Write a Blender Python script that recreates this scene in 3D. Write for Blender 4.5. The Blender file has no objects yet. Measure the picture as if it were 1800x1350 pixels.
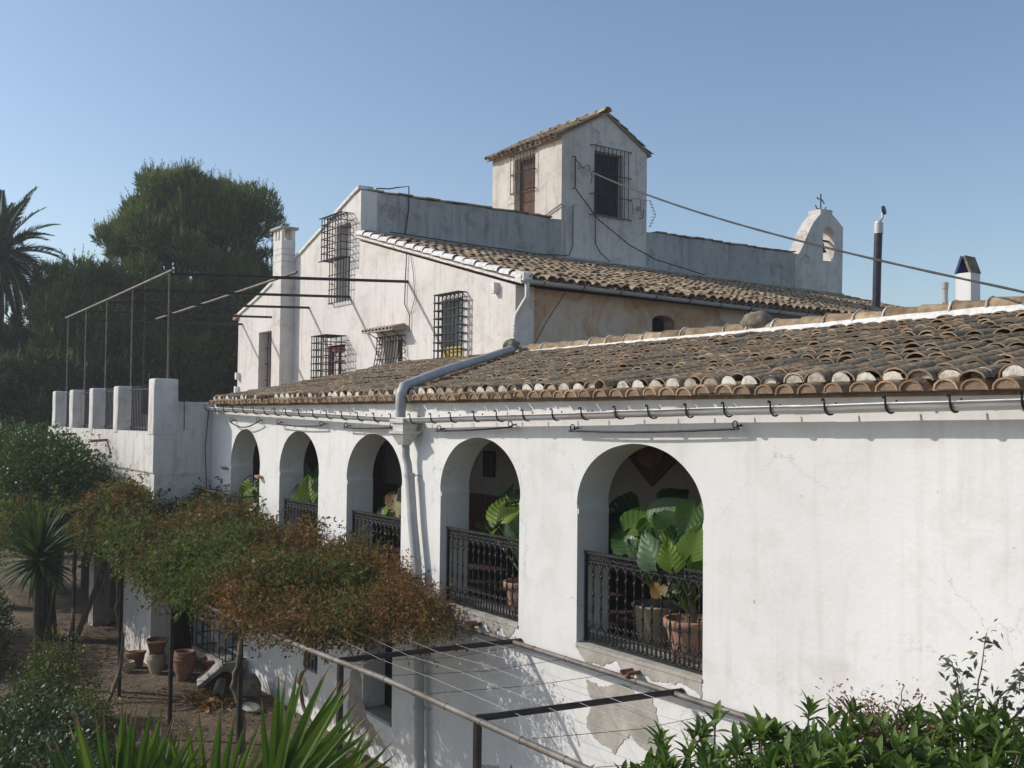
import bpy, bmesh, math, random
import numpy as np
from mathutils import Vector, Matrix, noise as mnoise

random.seed(11)
RNG = np.random.default_rng(7)
R = math.radians
scene = bpy.context.scene
COL = scene.collection

# ------------------------------------------------------------------ camera
YAW, PIT, ROL = R(35.760), R(2.0733), R(0.6169)
fw = Vector((-math.cos(YAW) * math.cos(PIT), math.sin(YAW) * math.cos(PIT), math.sin(PIT)))
r0 = Vector((math.sin(YAW), math.cos(YAW), 0))
u0 = r0.cross(fw)
rt = math.cos(ROL) * r0 + math.sin(ROL) * u0
up = rt.cross(fw)
CAM = Vector((0, 0, 4.55))
cd = bpy.data.cameras.new('camera')
cam = bpy.data.objects.new('camera', cd)
COL.objects.link(cam)
m = Matrix((rt, up, -fw)).transposed().to_4x4()
m.translation = CAM
cam.matrix_world = m
cd.sensor_width = 36.0
cd.lens = 1758.65 / 1800 * 36
cd.clip_start = 0.05
cd.clip_end = 2000
scene.camera = cam

# ------------------------------------------------------------------ sky and sun
SUN_TO = Vector((-0.95, -1.0, 0.86)).normalized()      # towards the sun
SUN_EL = math.asin(SUN_TO.z)
w = bpy.data.worlds.new('World')
scene.world = w
w.use_nodes = True
nt = w.node_tree
bg = nt.nodes['Background']
sky = nt.nodes.new('ShaderNodeTexSky')
sky.sky_type = 'NISHITA'
sky.sun_disc = False
sky.sun_elevation = SUN_EL
sky.sun_rotation = math.atan2(SUN_TO.x, SUN_TO.y)
sky.altitude = 0
sky.air_density = 1.0
sky.dust_density = 1.0
sky.ozone_density = 1.45
nt.links.new(sky.outputs[0], bg.inputs['Color'])
bg.inputs['Strength'].default_value = 0.148
sd = bpy.data.lights.new('sun', 'SUN')
sd.energy = 3.45
sd.angle = R(0.55)
sd.color = (1.0, 0.945, 0.875)
so = bpy.data.objects.new('sun', sd)
so.rotation_euler = SUN_TO.to_track_quat('Z', 'Y').to_euler()
so.location = (-20, -20, 25)
COL.objects.link(so)
scene.view_settings.view_transform = 'Standard'
scene.view_settings.look = 'None'
scene.view_settings.gamma = 1.0
scene.view_settings.exposure = 0.0
scene.view_settings.use_curve_mapping = False

# ------------------------------------------------------------------ helpers
class MB:
    """collects geometry that becomes one mesh object"""
    def __init__(s):
        s.v, s.f, s.sm, s.mi = [], [], [], []
    def add(s, vs, fs, smooth=False, mi=0):
        o = len(s.v)
        s.v += [tuple(p) for p in vs]
        for f in fs:
            s.f.append(tuple(i + o for i in f)); s.sm.append(smooth); s.mi.append(mi)
        return s
    def box(s, x0, x1, y0, y1, z0, z1, mi=0):
        vs = [(x, y, z) for z in (z0, z1) for y in (y0, y1) for x in (x0, x1)]
        return s.add(vs, [(0, 2, 3, 1), (4, 5, 7, 6), (0, 1, 5, 4), (2, 6, 7, 3), (0, 4, 6, 2), (1, 3, 7, 5)], mi=mi)
    def obox(s, c, ax, ay, az, mi=0):
        c, ax, ay, az = map(Vector, (c, ax, ay, az))
        vs = [c + ax * i + ay * j + az * k for k in (-1, 1) for j in (-1, 1) for i in (-1, 1)]
        return s.add(vs, [(0, 2, 3, 1), (4, 5, 7, 6), (0, 1, 5, 4), (2, 6, 7, 3), (0, 4, 6, 2), (1, 3, 7, 5)], mi=mi)
    def prism(s, pts, fn, a, b, mi=0):
        """2D outline pts, fn(p,q,d)->xyz, extruded from depth a to b"""
        n = len(pts)
        vs = [fn(p, q, a) for p, q in pts] + [fn(p, q, b) for p, q in pts]
        fs = [tuple(range(n)), tuple(range(2 * n - 1, n - 1, -1))]
        fs += [(i, (i + 1) % n, n + (i + 1) % n, n + i) for i in range(n)]
        return s.add(vs, fs, mi=mi)
    def tube(s, pts, r, n=8, cap=True, smooth=True, mi=0, close=False, twist=0.0):
        pts = [Vector(p) for p in pts]
        m_ = len(pts)
        rr = r if isinstance(r, (list, tuple)) else [r] * m_
        vs = []
        prev = None
        for i, p in enumerate(pts):
            if close:
                t = pts[(i + 1) % m_] - pts[i - 1]
            else:
                t = (pts[min(i + 1, m_ - 1)] - pts[max(i - 1, 0)])
            t.normalize()
            if prev is None:
                a = t.cross(Vector((0, 0, 1)) if abs(t.z) < .9 else Vector((1, 0, 0))).normalized()
            else:
                a = (prev - t * prev.dot(t))
                if a.length < 1e-6: a = t.orthogonal()
                a.normalize()
            prev = a
            b = t.cross(a)
            for k in range(n):
                w_ = 2 * math.pi * k / n + twist * i
                vs.append(p + (a * math.cos(w_) + b * math.sin(w_)) * rr[i])
        fs = []
        for i in range(m_ if close else m_ - 1):
            j = (i + 1) % m_
            for k in range(n):
                l = (k + 1) % n
                fs.append((i * n + k, i * n + l, j * n + l, j * n + k))
        o = len(s.v)
        s.add(vs, fs, smooth=smooth, mi=mi)
        if cap and not close:
            s.add(vs[:n], [tuple(range(n - 1, -1, -1))], mi=mi)
            s.add(vs[-n:], [tuple(range(n))], mi=mi)
        return s
    def lathe(s, prof, c=(0, 0, 0), n=20, smooth=True, mi=0, wob=0):
        vs = []
        for r_, z in prof:
            for k in range(n):
                w_ = 2 * math.pi * k / n
                q = r_ * (1 + wob * math.sin(3 * w_ + z * 9))
                vs.append((c[0] + q * math.cos(w_), c[1] + q * math.sin(w_), c[2] + z))
        fs = [(i * n + k, i * n + (k + 1) % n, (i + 1) * n + (k + 1) % n, (i + 1) * n + k)
              for i in range(len(prof) - 1) for k in range(n)]
        return s.add(vs, fs, smooth=smooth, mi=mi)
    def mesh(s, name, mats):
        me = bpy.data.meshes.new(name)
        me.from_pydata(s.v, [], s.f)
        me.polygons.foreach_set('use_smooth', s.sm)
        me.polygons.foreach_set('material_index', s.mi)
        for m_ in (mats if isinstance(mats, (list, tuple)) else [mats]):
            me.materials.append(m_)
        me.update()
        return me
    def build(s, name, mats, parent=None, **k):
        return link(name, s.mesh(name, mats), parent, **k)

def wloc(o):
    v = Vector((0, 0, 0))
    while o is not None:
        v += o.location + o.matrix_parent_inverse.translation
        o = o.parent
    return v

def link(name, me, parent=None, mat=None, kind=None):
    o = bpy.data.objects.new(name, me)
    COL.objects.link(o)
    if mat is not None:
        o.matrix_basis = mat
    if parent is not None:
        o.parent = parent
        o.matrix_parent_inverse = Matrix.Translation(-wloc(parent))
    if kind: o['kind'] = kind
    return o

def thing(name, label, cat, loc=(0, 0, 0), group=None):
    o = bpy.data.objects.new(name, None)
    o.empty_display_size = 0.2
    COL.objects.link(o)
    o.location = loc
    o['label'] = label; o['category'] = cat
    if group: o['group'] = group
    return o

def tag(o, label, cat, group=None):
    o['label'] = label; o['category'] = cat
    if group: o['group'] = group
    return o

def np_mesh(name, V, mats, smooth=False, idx=None):
    """V: (N,k,3) polygons of k corners, no shared vertices"""
    N, k, _ = V.shape
    me = bpy.data.meshes.new(name)
    me.vertices.add(N * k); me.loops.add(N * k); me.polygons.add(N)
    me.vertices.foreach_set('co', np.ascontiguousarray(V, dtype=np.float32).ravel())
    me.loops.foreach_set('vertex_index', np.arange(N * k, dtype=np.int32))
    me.polygons.foreach_set('loop_start', np.arange(0, N * k, k, dtype=np.int32))
    if idx is not None:
        me.polygons.foreach_set('material_index', np.asarray(idx, dtype=np.int32))
    for m_ in (mats if isinstance(mats, (list, tuple)) else [mats]):
        me.materials.append(m_)
    me.update(calc_edges=True)
    return me

def inst_mesh(name, base, mats_list, mats):
    """join many transformed copies of one base mesh into a single mesh"""
    nv = len(base.vertices)
    co = np.empty(nv * 3); base.vertices.foreach_get('co', co); co = co.reshape(-1, 3)
    T = np.array([[list(r) for r in M_] for M_ in mats_list])
    out = np.einsum('nij,vj->nvi', T[:, :3, :3], co) + T[:, None, :3, 3]
    nl = len(base.loops); npg = len(base.polygons)
    li = np.empty(nl, dtype=np.int32); base.loops.foreach_get('vertex_index', li)
    ls = np.empty(npg, dtype=np.int32); base.polygons.foreach_get('loop_start', ls)
    mi = np.empty(npg, dtype=np.int32); base.polygons.foreach_get('material_index', mi)
    sm = np.empty(npg, dtype=bool); base.polygons.foreach_get('use_smooth', sm)
    n = len(mats_list)
    me = bpy.data.meshes.new(name)
    me.vertices.add(n * nv); me.loops.add(n * nl); me.polygons.add(n * npg)
    me.vertices.foreach_set('co', out.astype(np.float32).ravel())
    me.loops.foreach_set('vertex_index', (li[None] + nv * np.arange(n, dtype=np.int32)[:, None]).ravel().astype(np.int32))
    me.polygons.foreach_set('loop_start', (ls[None] + nl * np.arange(n, dtype=np.int32)[:, None]).ravel().astype(np.int32))
    me.polygons.foreach_set('material_index', np.tile(mi, n))
    me.polygons.foreach_set('use_smooth', np.tile(sm, n))
    for m_ in mats: me.materials.append(m_)
    me.update(calc_edges=True)
    return me

def holed(outer, holes, thick):
    """flat plate with openings: returns verts (p,q,d) with d in 0..thick and faces"""
    c = bpy.data.curves.new('tmp', 'CURVE')
    c.dimensions = '2D'; c.fill_mode = 'BOTH'; c.extrude = thick / 2
    for loop in [outer] + holes:
        sp = c.splines.new('POLY')
        sp.points.add(len(loop) - 1)
        for i, (p, q) in enumerate(loop): sp.points[i].co = (p, q, 0, 1)
        sp.use_cyclic_u = True
    o = bpy.data.objects.new('tmp', c); COL.objects.link(o)
    dg = bpy.context.evaluated_depsgraph_get()
    me = bpy.data.meshes.new_from_object(o.evaluated_get(dg))
    vs = [(v.co.x, v.co.y, v.co.z + thick / 2) for v in me.vertices]
    fs = [tuple(p.vertices) for p in me.polygons]
    bpy.data.objects.remove(o); bpy.data.curves.remove(c); bpy.data.meshes.remove(me)
    return vs, fs

def plate(outer, holes, thick, fn):
    vs, fs = holed(outer, holes, thick)
    return MB().add([fn(*v) for v in vs], fs)

def fix_normals(o):
    bm = bmesh.new(); bm.from_mesh(o.data)
    bmesh.ops.remove_doubles(bm, verts=bm.verts, dist=1e-5)
    bmesh.ops.recalc_face_normals(bm, faces=bm.faces)
    bm.to_mesh(o.data); bm.free()
    return o

def rect(x0, x1, z0, z1):
    return [(x0, z0), (x1, z0), (x1, z1), (x0, z1)]

def wob(x, s=1.0, seed=0.0):
    return mnoise.noise(Vector((x * s, seed, 3.7)))

# ------------------------------------------------------------------ materials
def nodes(name):
    m_ = bpy.data.materials.new(name)
    m_.use_nodes = True
    t = m_.node_tree
    return m_, t, t.nodes['Principled BSDF']

def N(t, typ, **k):
    n = t.nodes.new(typ)
    for a, b in k.items():
        if a in n.bl_rna.properties.keys(): setattr(n, a, b)
        else: n.inputs[a].default_value = b
    return n

def ramp(t, fac, stops):
    n = t.nodes.new('ShaderNodeValToRGB')
    e = n.color_ramp.elements
    while len(e) < len(stops): e.new(0.5)
    for i, (p, c) in enumerate(stops):
        e[i].position = p
        e[i].color = (*c, 1) if len(c) == 3 else c
    t.links.new(fac, n.inputs[0])
    return n

def mixc(t, fac, a, b, mode='MIX'):
    n = t.nodes.new('ShaderNodeMix'); n.data_type = 'RGBA'; n.blend_type = mode
    for sock, val in ((n.inputs[0], fac), (n.inputs[6], a), (n.inputs[7], b)):
        if hasattr(val, 'is_linked') or hasattr(val, 'links'): t.links.new(val, sock)
        elif isinstance(val, (int, float)): sock.default_value = val
        else: sock.default_value = (*val, 1)
    return n.outputs[2]

def coords(t, scale=(1, 1, 1)):
    tc = t.nodes.new('ShaderNodeNewGeometry')
    mp = t.nodes.new('ShaderNodeMapping')
    mp.inputs['Scale'].default_value = scale
    t.links.new(tc.outputs['Position'], mp.inputs[0])
    return mp.outputs[0]

def noise(t, co, scale, detail=6, rough=.55, dist=0):
    n = N(t, 'ShaderNodeTexNoise', Scale=scale, Detail=detail, Roughness=rough, Distortion=dist)
    t.links.new(co, n.inputs['Vector'])
    return n.outputs['Fac']

def bump(t, b, h, strength, dist=.02):
    n = N(t, 'ShaderNodeBump', Strength=strength, Distance=dist)
    t.links.new(h, n.inputs['Height'])
    t.links.new(n.outputs[0], b.inputs['Normal'])

def M(name, stops, scale=4, rough=.85, bmp=.3, bscale=30, metal=0, spec=.3, rnd=None, rstops=None, stretch=(1, 1, 1), bdist=.01, coat=0):
    """mottled procedural material; rnd='obj'|'isl' varies it from piece to piece"""
    m_, t, b = nodes(name)
    co = coords(t, stretch)
    c = ramp(t, noise(t, co, scale), stops).outputs[0]
    if rnd:
        if rnd == 'obj': r_ = t.nodes.new('ShaderNodeObjectInfo').outputs['Random']
        else: r_ = t.nodes.new('ShaderNodeNewGeometry').outputs['Random Per Island']
        rs = ramp(t, r_, rstops or [(0, (.7, .7, .7)), (1, (1.2, 1.2, 1.2))])
        c = mixc(t, 1.0, c, rs.outputs[0], 'MULTIPLY')
    t.links.new(c, b.inputs['Base Color'])
    b.inputs['Roughness'].default_value = rough
    b.inputs['Metallic'].default_value = metal
    b.inputs['Specular IOR Level'].default_value = spec
    if coat: b.inputs['Coat Weight'].default_value = coat
    if bmp: bump(t, b, noise(t, co, bscale, 5), bmp, bdist)
    return m_

def plaster(name, base, tint, dirt, mott=.5, streak=.4, crack=.6, fine=.25, crackscale=.55, stain=None):
    """lime wash over rubble: patches, rain streaks, hairline cracks, small chips"""
    m_, t, b = nodes(name)
    co = coords(t)
    big = ramp(t, noise(t, co, .55, 7, .6), [(.35, (0, 0, 0)), (.68, (1, 1, 1))]).outputs[0]
    c = mixc(t, big, base, tint)
    mid = ramp(t, noise(t, co, 2.6, 8, .65, .6), [(.50, (0, 0, 0)), (.72, (mott, mott, mott))]).outputs[0]
    c = mixc(t, mid, c, dirt)
    st = ramp(t, noise(t, coords(t, (5, 5, .35)), 1.6, 6, .6), [(.52, (0, 0, 0)), (.75, (streak, streak, streak))]).outputs[0]
    c = mixc(t, st, c, dirt)
    if stain:
        sm_ = ramp(t, noise(t, co, .9, 9, .7, 1.2), [(.46, (0, 0, 0)), (.6, (1, 1, 1))]).outputs[0]
        c = mixc(t, sm_, c, stain)
    # cracks
    dn = N(t, 'ShaderNodeTexNoise', Scale=1.7, Detail=6, Roughness=.7)
    t.links.new(co, dn.inputs['Vector'])
    ad = N(t, 'ShaderNodeVectorMath', operation='MULTIPLY_ADD')
    t.links.new(dn.outputs['Color'], ad.inputs[0]); ad.inputs[1].default_value = (.9, .9, .9)
    t.links.new(co, ad.inputs[2])
    vo = N(t, 'ShaderNodeTexVoronoi', feature='DISTANCE_TO_EDGE', Scale=crackscale)
    t.links.new(ad.outputs[0], vo.inputs['Vector'])
    ck = ramp(t, vo.outputs['Distance'], [(.0, (1, 1, 1)), (.006, (0, 0, 0))]).outputs[0]
    mk = ramp(t, noise(t, co, .8, 3), [(.50, (0, 0, 0)), (.62, (crack, crack, crack))]).outputs[0]
    cm = mixc(t, 1.0, ck, mk, 'MULTIPLY')
    c = mixc(t, cm, c, tuple(x * .25 for x in dirt))
    # chips
    ch = ramp(t, noise(t, co, 9, 4, .6), [(.735, (0, 0, 0)), (.75, (.7, .7, .7))]).outputs[0]
    c = mixc(t, ch, c, tuple(x * .6 for x in dirt))
    t.links.new(c, b.inputs['Base Color'])
    b.inputs['Roughness'].default_value = .92
    b.inputs['Specular IOR Level'].default_value = .15
    h = mixc(t, .35, noise(t, co, 3.2, 4), noise(t, co, 26, 6, .6))
    h2 = mixc(t, cm, h, (0, 0, 0))
    bump(t, b, h2, fine, .05)
    return m_

def leafmat(name, stops, rough=.5, trans=.35, spec=.4, rnd='isl', bmp=0, bscale=20):
    """leaf: colour differs from leaf to leaf, light comes through"""
    m_, t, b = nodes(name)
    if rnd == 'isl': r_ = t.nodes.new('ShaderNodeNewGeometry').outputs['Random Per Island']
    else: r_ = t.nodes.new('ShaderNodeObjectInfo').outputs['Random']
    co = coords(t)
    k = N(t, 'ShaderNodeMath', operation='MULTIPLY_ADD'); k.inputs[1].default_value = .55
    t.links.new(r_, k.inputs[0])
    n2 = N(t, 'ShaderNodeMath', operation='MULTIPLY'); n2.inputs[1].default_value = .45
    t.links.new(noise(t, co, 1.3, 4), n2.inputs[0]); t.links.new(n2.outputs[0], k.inputs[2])
    c = ramp(t, k.outputs[0], stops).outputs[0]
    t.links.new(c, b.inputs['Base Color'])
    b.inputs['Roughness'].default_value = rough
    b.inputs['Specular IOR Level'].default_value = spec
    if bmp: bump(t, b, noise(t, co, bscale, 3), bmp, .01)
    tr = t.nodes.new('ShaderNodeBsdfTranslucent')
    t.links.new(mixc(t, 1.0, c, (1.15, 1.25, .55), 'MULTIPLY'), tr.inputs['Color'])
    mx = t.nodes.new('ShaderNodeMixShader'); mx.inputs[0].default_value = trans
    t.links.new(b.outputs[0], mx.inputs[1]); t.links.new(tr.outputs[0], mx.inputs[2])
    t.links.new(mx.outputs[0], t.nodes['Material Output'].inputs['Surface'])
    return m_

def glassmat(name):
    m_, t, b = nodes(name)
    b.inputs['Base Color'].default_value = (.05, .06, .07, 1)
    b.inputs['Roughness'].default_value = .06
    b.inputs['Specular IOR Level'].default_value = .8
    return m_

WHITE = plaster('whitewash', (.80, .79, .765), (.70, .695, .67), (.56, .52, .45), mott=.42, streak=.38, crack=.45, fine=.15, crackscale=.75)
GABLE = plaster('gable_whitewash', (.76, .73, .69), (.66, .62, .57), (.42, .37, .31), mott=.45, streak=.5, crack=.6, fine=.35)
TOWERW = plaster('tower_plaster', (.70, .655, .59), (.54, .50, .45), (.28, .24, .20), mott=.6, streak=.45, crack=.9, fine=.35, crackscale=.4)
PARAPET = plaster('parapet_blue_wash', (.50, .48, .455), (.36, .355, .34), (.15, .145, .135), mott=.7, streak=.65, crack=.5, fine=.4)
TAN = plaster('ochre_plaster', (.58, .40, .25), (.44, .28, .16), (.25, .15, .085), mott=.7, streak=.6, crack=.4, fine=.35, stain=(.6, .5, .4))
TERR = plaster('terrace_whitewash', (.70, .68, .65), (.58, .55, .50), (.36, .29, .22), mott=.55, streak=.6, crack=.9, fine=.25, crackscale=.6)
CEMENT = M('bare_cement', [(.3, (.30, .28, .24)), (.55, (.42, .39, .34)), (.75, (.52, .47, .40))], 5, .95, .5, 40)
STONE = M('rough_stone', [(.3, (.10, .085, .06)), (.5, (.18, .155, .11)), (.72, (.30, .27, .2))], 7, .95, .8, 12, bdist=.05)
CONC = M('concrete', [(.3, (.24, .23, .21)), (.7, (.40, .38, .34))], 4, .95, .5, 30)
MORTARW = M('white_mortar', [(.3, (.55, .52, .47)), (.6, (.82, .81, .78))], 9, .95, .6, 35)
MORTARD = M('dirty_white_mortar', [(.3, (.40, .36, .29)), (.48, (.66, .62, .55)), (.65, (.82, .80, .76))], 16, .95, .8, 40, rnd='obj', rstops=[(0, (.5, .46, .4)), (.4, (.9, .9, .88)), (1, (1.05, 1.05, 1.05))])
MORTARB = M('brown_mortar', [(.3, (.20, .14, .09)), (.7, (.34, .25, .17))], 14, .95, .6, 50)
RIM = M('tile_rim_clay', [(.3, (.22, .155, .10)), (.5, (.36, .265, .175)), (.72, (.52, .40, .275))], 7, .9, .4, 40, rnd='obj', rstops=[(0, (.4, .38, .36)), (.55, (.8, .78, .76)), (1, (1.25, 1.2, 1.15))])
RIMI = M('tile_rim_clay_rest', [(.3, (.22, .155, .10)), (.5, (.36, .265, .175)), (.72, (.52, .40, .275))], 7, .9, .4, 40, rnd='isl', rstops=[(0, (.4, .38, .36)), (.55, (.8, .78, .76)), (1, (1.25, 1.2, 1.15))])
TS = [(.26, (.085, .065, .043)), (.42, (.165, .13, .086)), (.56, (.25, .20, .138)), (.74, (.43, .375, .28))]
TR = [(0, (.6, .6, .58)), (.3, (.92, .92, .9)), (.6, (1.08, 1.05, .98)), (.85, (1.2, 1.05, .92)), (.95, (1.45, 1.1, .85)), (1, (1.75, 1.7, 1.6))]
TILEO = M('old_lichen_tile_piece', TS, 24, .95, .7, 60, rnd='obj', rstops=TR)
TILEI = M('old_lichen_tile', TS, 24, .95, .7, 60, rnd='isl', rstops=TR)
RIME = M('eave_rim_clay', [(.3, (.34, .20, .115)), (.5, (.48, .31, .19)), (.72, (.60, .44, .29))], 9, .9, .4, 40, rnd='obj', rstops=[(0, (.6, .56, .52)), (.6, (.95, .92, .9)), (1, (1.15, 1.1, 1.05))])
HS = [(.28, (.19, .14, .09)), (.5, (.34, .26, .17)), (.75, (.50, .41, .29))]
HR = [(0, (.55, .5, .46)), (.35, (.85, .8, .75)), (.7, (1.05, 1.0, .92)), (1, (1.35, 1.3, 1.2))]
HTILEO = M('sunburnt_tile_piece', HS, 9, .95, .5, 40, rnd='obj', rstops=HR)
HTILEI = M('sunburnt_tile', HS, 9, .95, .5, 40, rnd='isl', rstops=HR)
CLAY = M('terracotta', [(.3, (.17, .085, .055)), (.7, (.31, .16, .105))], 7, .85, .3, 30)
CLAYP = M('pale_terracotta', [(.3, (.30, .17, .12)), (.7, (.43, .26, .19))], 6, .85, .3, 30)
POTB = M('beige_pot_clay', [(.3, (.30, .26, .17)), (.7, (.44, .39, .27))], 6, .85, .3, 30)
IRON = M('black_iron', [(.3, (.012, .013, .014)), (.7, (.035, .036, .038))], 12, .55, .3, 60, metal=.3, spec=.4)
STEEL = M('dark_painted_steel', [(.3, (.018, .017, .018)), (.7, (.042, .038, .038))], 8, .5, .2, 50, metal=.3)
GALV = M('galvanised_pipe', [(.3, (.115, .10, .085)), (.55, (.19, .17, .15)), (.8, (.27, .25, .225))], 6, .6, .25, 40, metal=.3)
PVC = M('grey_pvc', [(.3, (.34, .34, .33)), (.7, (.48, .48, .47))], 3, .45, .1, 30, spec=.45)
ZINC = M('zinc_gutter', [(.25, (.36, .33, .29)), (.5, (.56, .55, .53)), (.8, (.66, .66, .65))], 5, .45, .15, 30, metal=.15, spec=.5, stretch=(.6, 6, 6))
WOOD = M('weathered_wood', [(.3, (.07, .035, .022)), (.7, (.16, .085, .055))], 5, .8, .5, 60, stretch=(8, 8, .6))
REDWOOD = M('red_brown_wood', [(.3, (.10, .02, .02)), (.7, (.19, .05, .045))], 5, .6, .3, 60, stretch=(8, 8, .6))
GREENWOOD = M('green_shutter', [(.3, (.10, .17, .16)), (.7, (.18, .27, .25))], 5, .6, .3, 60, stretch=(8, 8, .6))
DARK = M('dark_interior', [(.3, (.010, .009, .008)), (.7, (.022, .02, .018))], 3, .95, .2, 20)  # near-black: indoor shade put into colour behind openings; also on dark shutters
YELLOW = M('yellow_board', [(.3, (.50, .34, .10)), (.7, (.64, .47, .17))], 5, .7, .2, 30)
CURTAIN = M('white_curtain', [(.3, (.55, .55, .55)), (.7, (.75, .75, .74))], 6, .9, .2, 20, stretch=(12, 12, .5))
GLASS = glassmat('window_glass')
CABLE = M('grey_cable', [(.3, (.03, .03, .03)), (.7, (.07, .07, .07))], 20, .7, .3, 60)
BLACKC = M('black_cable', [(.3, (.012, .012, .012)), (.7, (.03, .03, .03))], 20, .6, 0)
BRONZE = M('bell_bronze', [(.3, (.02, .018, .014)), (.7, (.05, .045, .035))], 8, .5, .2, 30, metal=.7)
BLUEM = M('blue_sheet', [(.3, (.012, .03, .12)), (.7, (.02, .05, .18))], 5, .5, 0)
PURPLE = M('plum_painted_pipe', [(.3, (.028, .022, .030)), (.7, (.055, .045, .056))], 5, .45, .1, 30, metal=.2)
TRUNK = M('bark', [(.3, (.035, .026, .019)), (.7, (.10, .078, .056))], 6, .95, .9, 14, stretch=(1, 1, .25), bdist=.04)
VINEW = M('vine_wood', [(.3, (.10, .075, .05)), (.7, (.24, .19, .14))], 9, .95, .8, 25, stretch=(1, 1, .3), bdist=.02)
ORANGE = M('orange_fitting', [(.3, (.5, .14, .03)), (.7, (.6, .2, .05))], 5, .5, 0)
# ------------------------------------------------------------------ roof tiles
def barrel(name, mats, L=.43, w0=.205, w1=.165, h=.085, t=.013, seg=6, flip=1, white_side=False):
    b = MB()
    def ring(y, w_, hh, off):
        out = []
        for k in range(seg + 1):
            a = math.pi * k / seg
            out.append(((w_ / 2 - off) * math.cos(a), y, flip * ((hh - off) * math.sin(a))))
        return out
    o0, o1 = ring(0, w0, h, 0), ring(L, w1, h * .85, 0)
    i0, i1 = ring(0, w0, h, t), ring(L, w1, h * .85, t)
    q = [(k, k + 1, seg + 2 + k, seg + 1 + k) for k in range(seg)]
    if white_side:
        for k in range(seg):
            b.add([o0[k], o0[k + 1], o1[k + 1], o1[k]], [(0, 1, 2, 3)], smooth=False, mi=2 if k >= seg // 2 - 1 else 0)
    else:
        b.add(o0 + o1, q, smooth=True)
    b.add(i0 + i1, q, smooth=True)
    b.add(o0 + i0, q, mi=1)
    b.add(o1 + i1, q, mi=1)
    for k in (0, seg):
        b.add([o0[k], i0[k], i1[k], o1[k]], [(0, 1, 2, 3)], mi=1)
    return b.mesh(name, mats)

def frame(o, a, s, n, roll=0, pitch=0, yaw=0):
    Mx = Matrix((a, s, n)).transposed().to_4x4()
    Mx.translation = o
    return Mx @ Matrix.Rotation(yaw, 4, 'Z') @ Matrix.Rotation(pitch, 4, 'X') @ Matrix.Rotation(roll, 4, 'Y')

def tile_roof(parent, E, a, s, n, ncol, pitch, nrow, expo, mo, mi_, indiv=300, first=.0, lift=.04, lift_fn=None, jit=1.0, name='roof_tile', skip=None):
    """E: eave corner; a: along the eave; s: up the slope; n: normal"""
    mats_o = [mo, RIM]; mats_i = [mi_, RIMI]
    cov_o = [barrel('roof_tile', mats_o, w0=.21 + d, w1=.172, h=.080 + d * .8) for d in (-.012, 0, .010)]
    cov_i = barrel('roof_tile_rest', mats_i, w0=.212, w1=.175)
    pan_i = barrel('channel_tile', mats_i, w0=.185, w1=.16, h=.06, flip=-1)
    covs, pans = [], []
    for c in range(ncol):
        for r_ in range(nrow):
            if skip and skip(c, r_): continue
            dx = random.gauss(0, .006) * jit; dy = random.gauss(0, .022) * jit
            lf = lift_fn(r_) if lift_fn else lift
            o = E + a * (c * pitch + dx) + s * (first + r_ * expo + dy) + n * (lf + abs(random.gauss(0, .006)))
            covs.append(frame(o, a, s, n, random.gauss(0, .035) * jit, -.045 + random.gauss(0, .012) * jit, random.gauss(0, .03) * jit))
            o2 = E + a * ((c + .5) * pitch + dx) + s * (first + r_ * expo + dy * .5) + n * (.062)
            pans.append(frame(o2, a, s, n, 0, -.03, random.gauss(0, .015)))
    # a few tiles have slipped or tilted
    for q in random.sample(range(len(covs)), len(covs) // 22):
        covs[q] = covs[q] @ Matrix.Translation((random.gauss(0, .012), -abs(random.gauss(.03, .04)), .012)) @ Matrix.Rotation(random.gauss(0, .10), 4, 'Z') @ Matrix.Rotation(random.gauss(0, .05), 4, 'Y')
    covs.sort(key=lambda M_: (M_.translation - CAM).length)
    for k, M_ in enumerate(covs[:indiv]):
        link(name, random.choice(cov_o), parent, mat=M_)
    if covs[indiv:]:
        link('far_roof_tiles', inst_mesh('far_roof_tiles', cov_i, covs[indiv:], mats_i), parent, kind='stuff')
    link('channel_tiles', inst_mesh('channel_tiles', pan_i, pans, mats_i), parent, kind='stuff')

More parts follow.
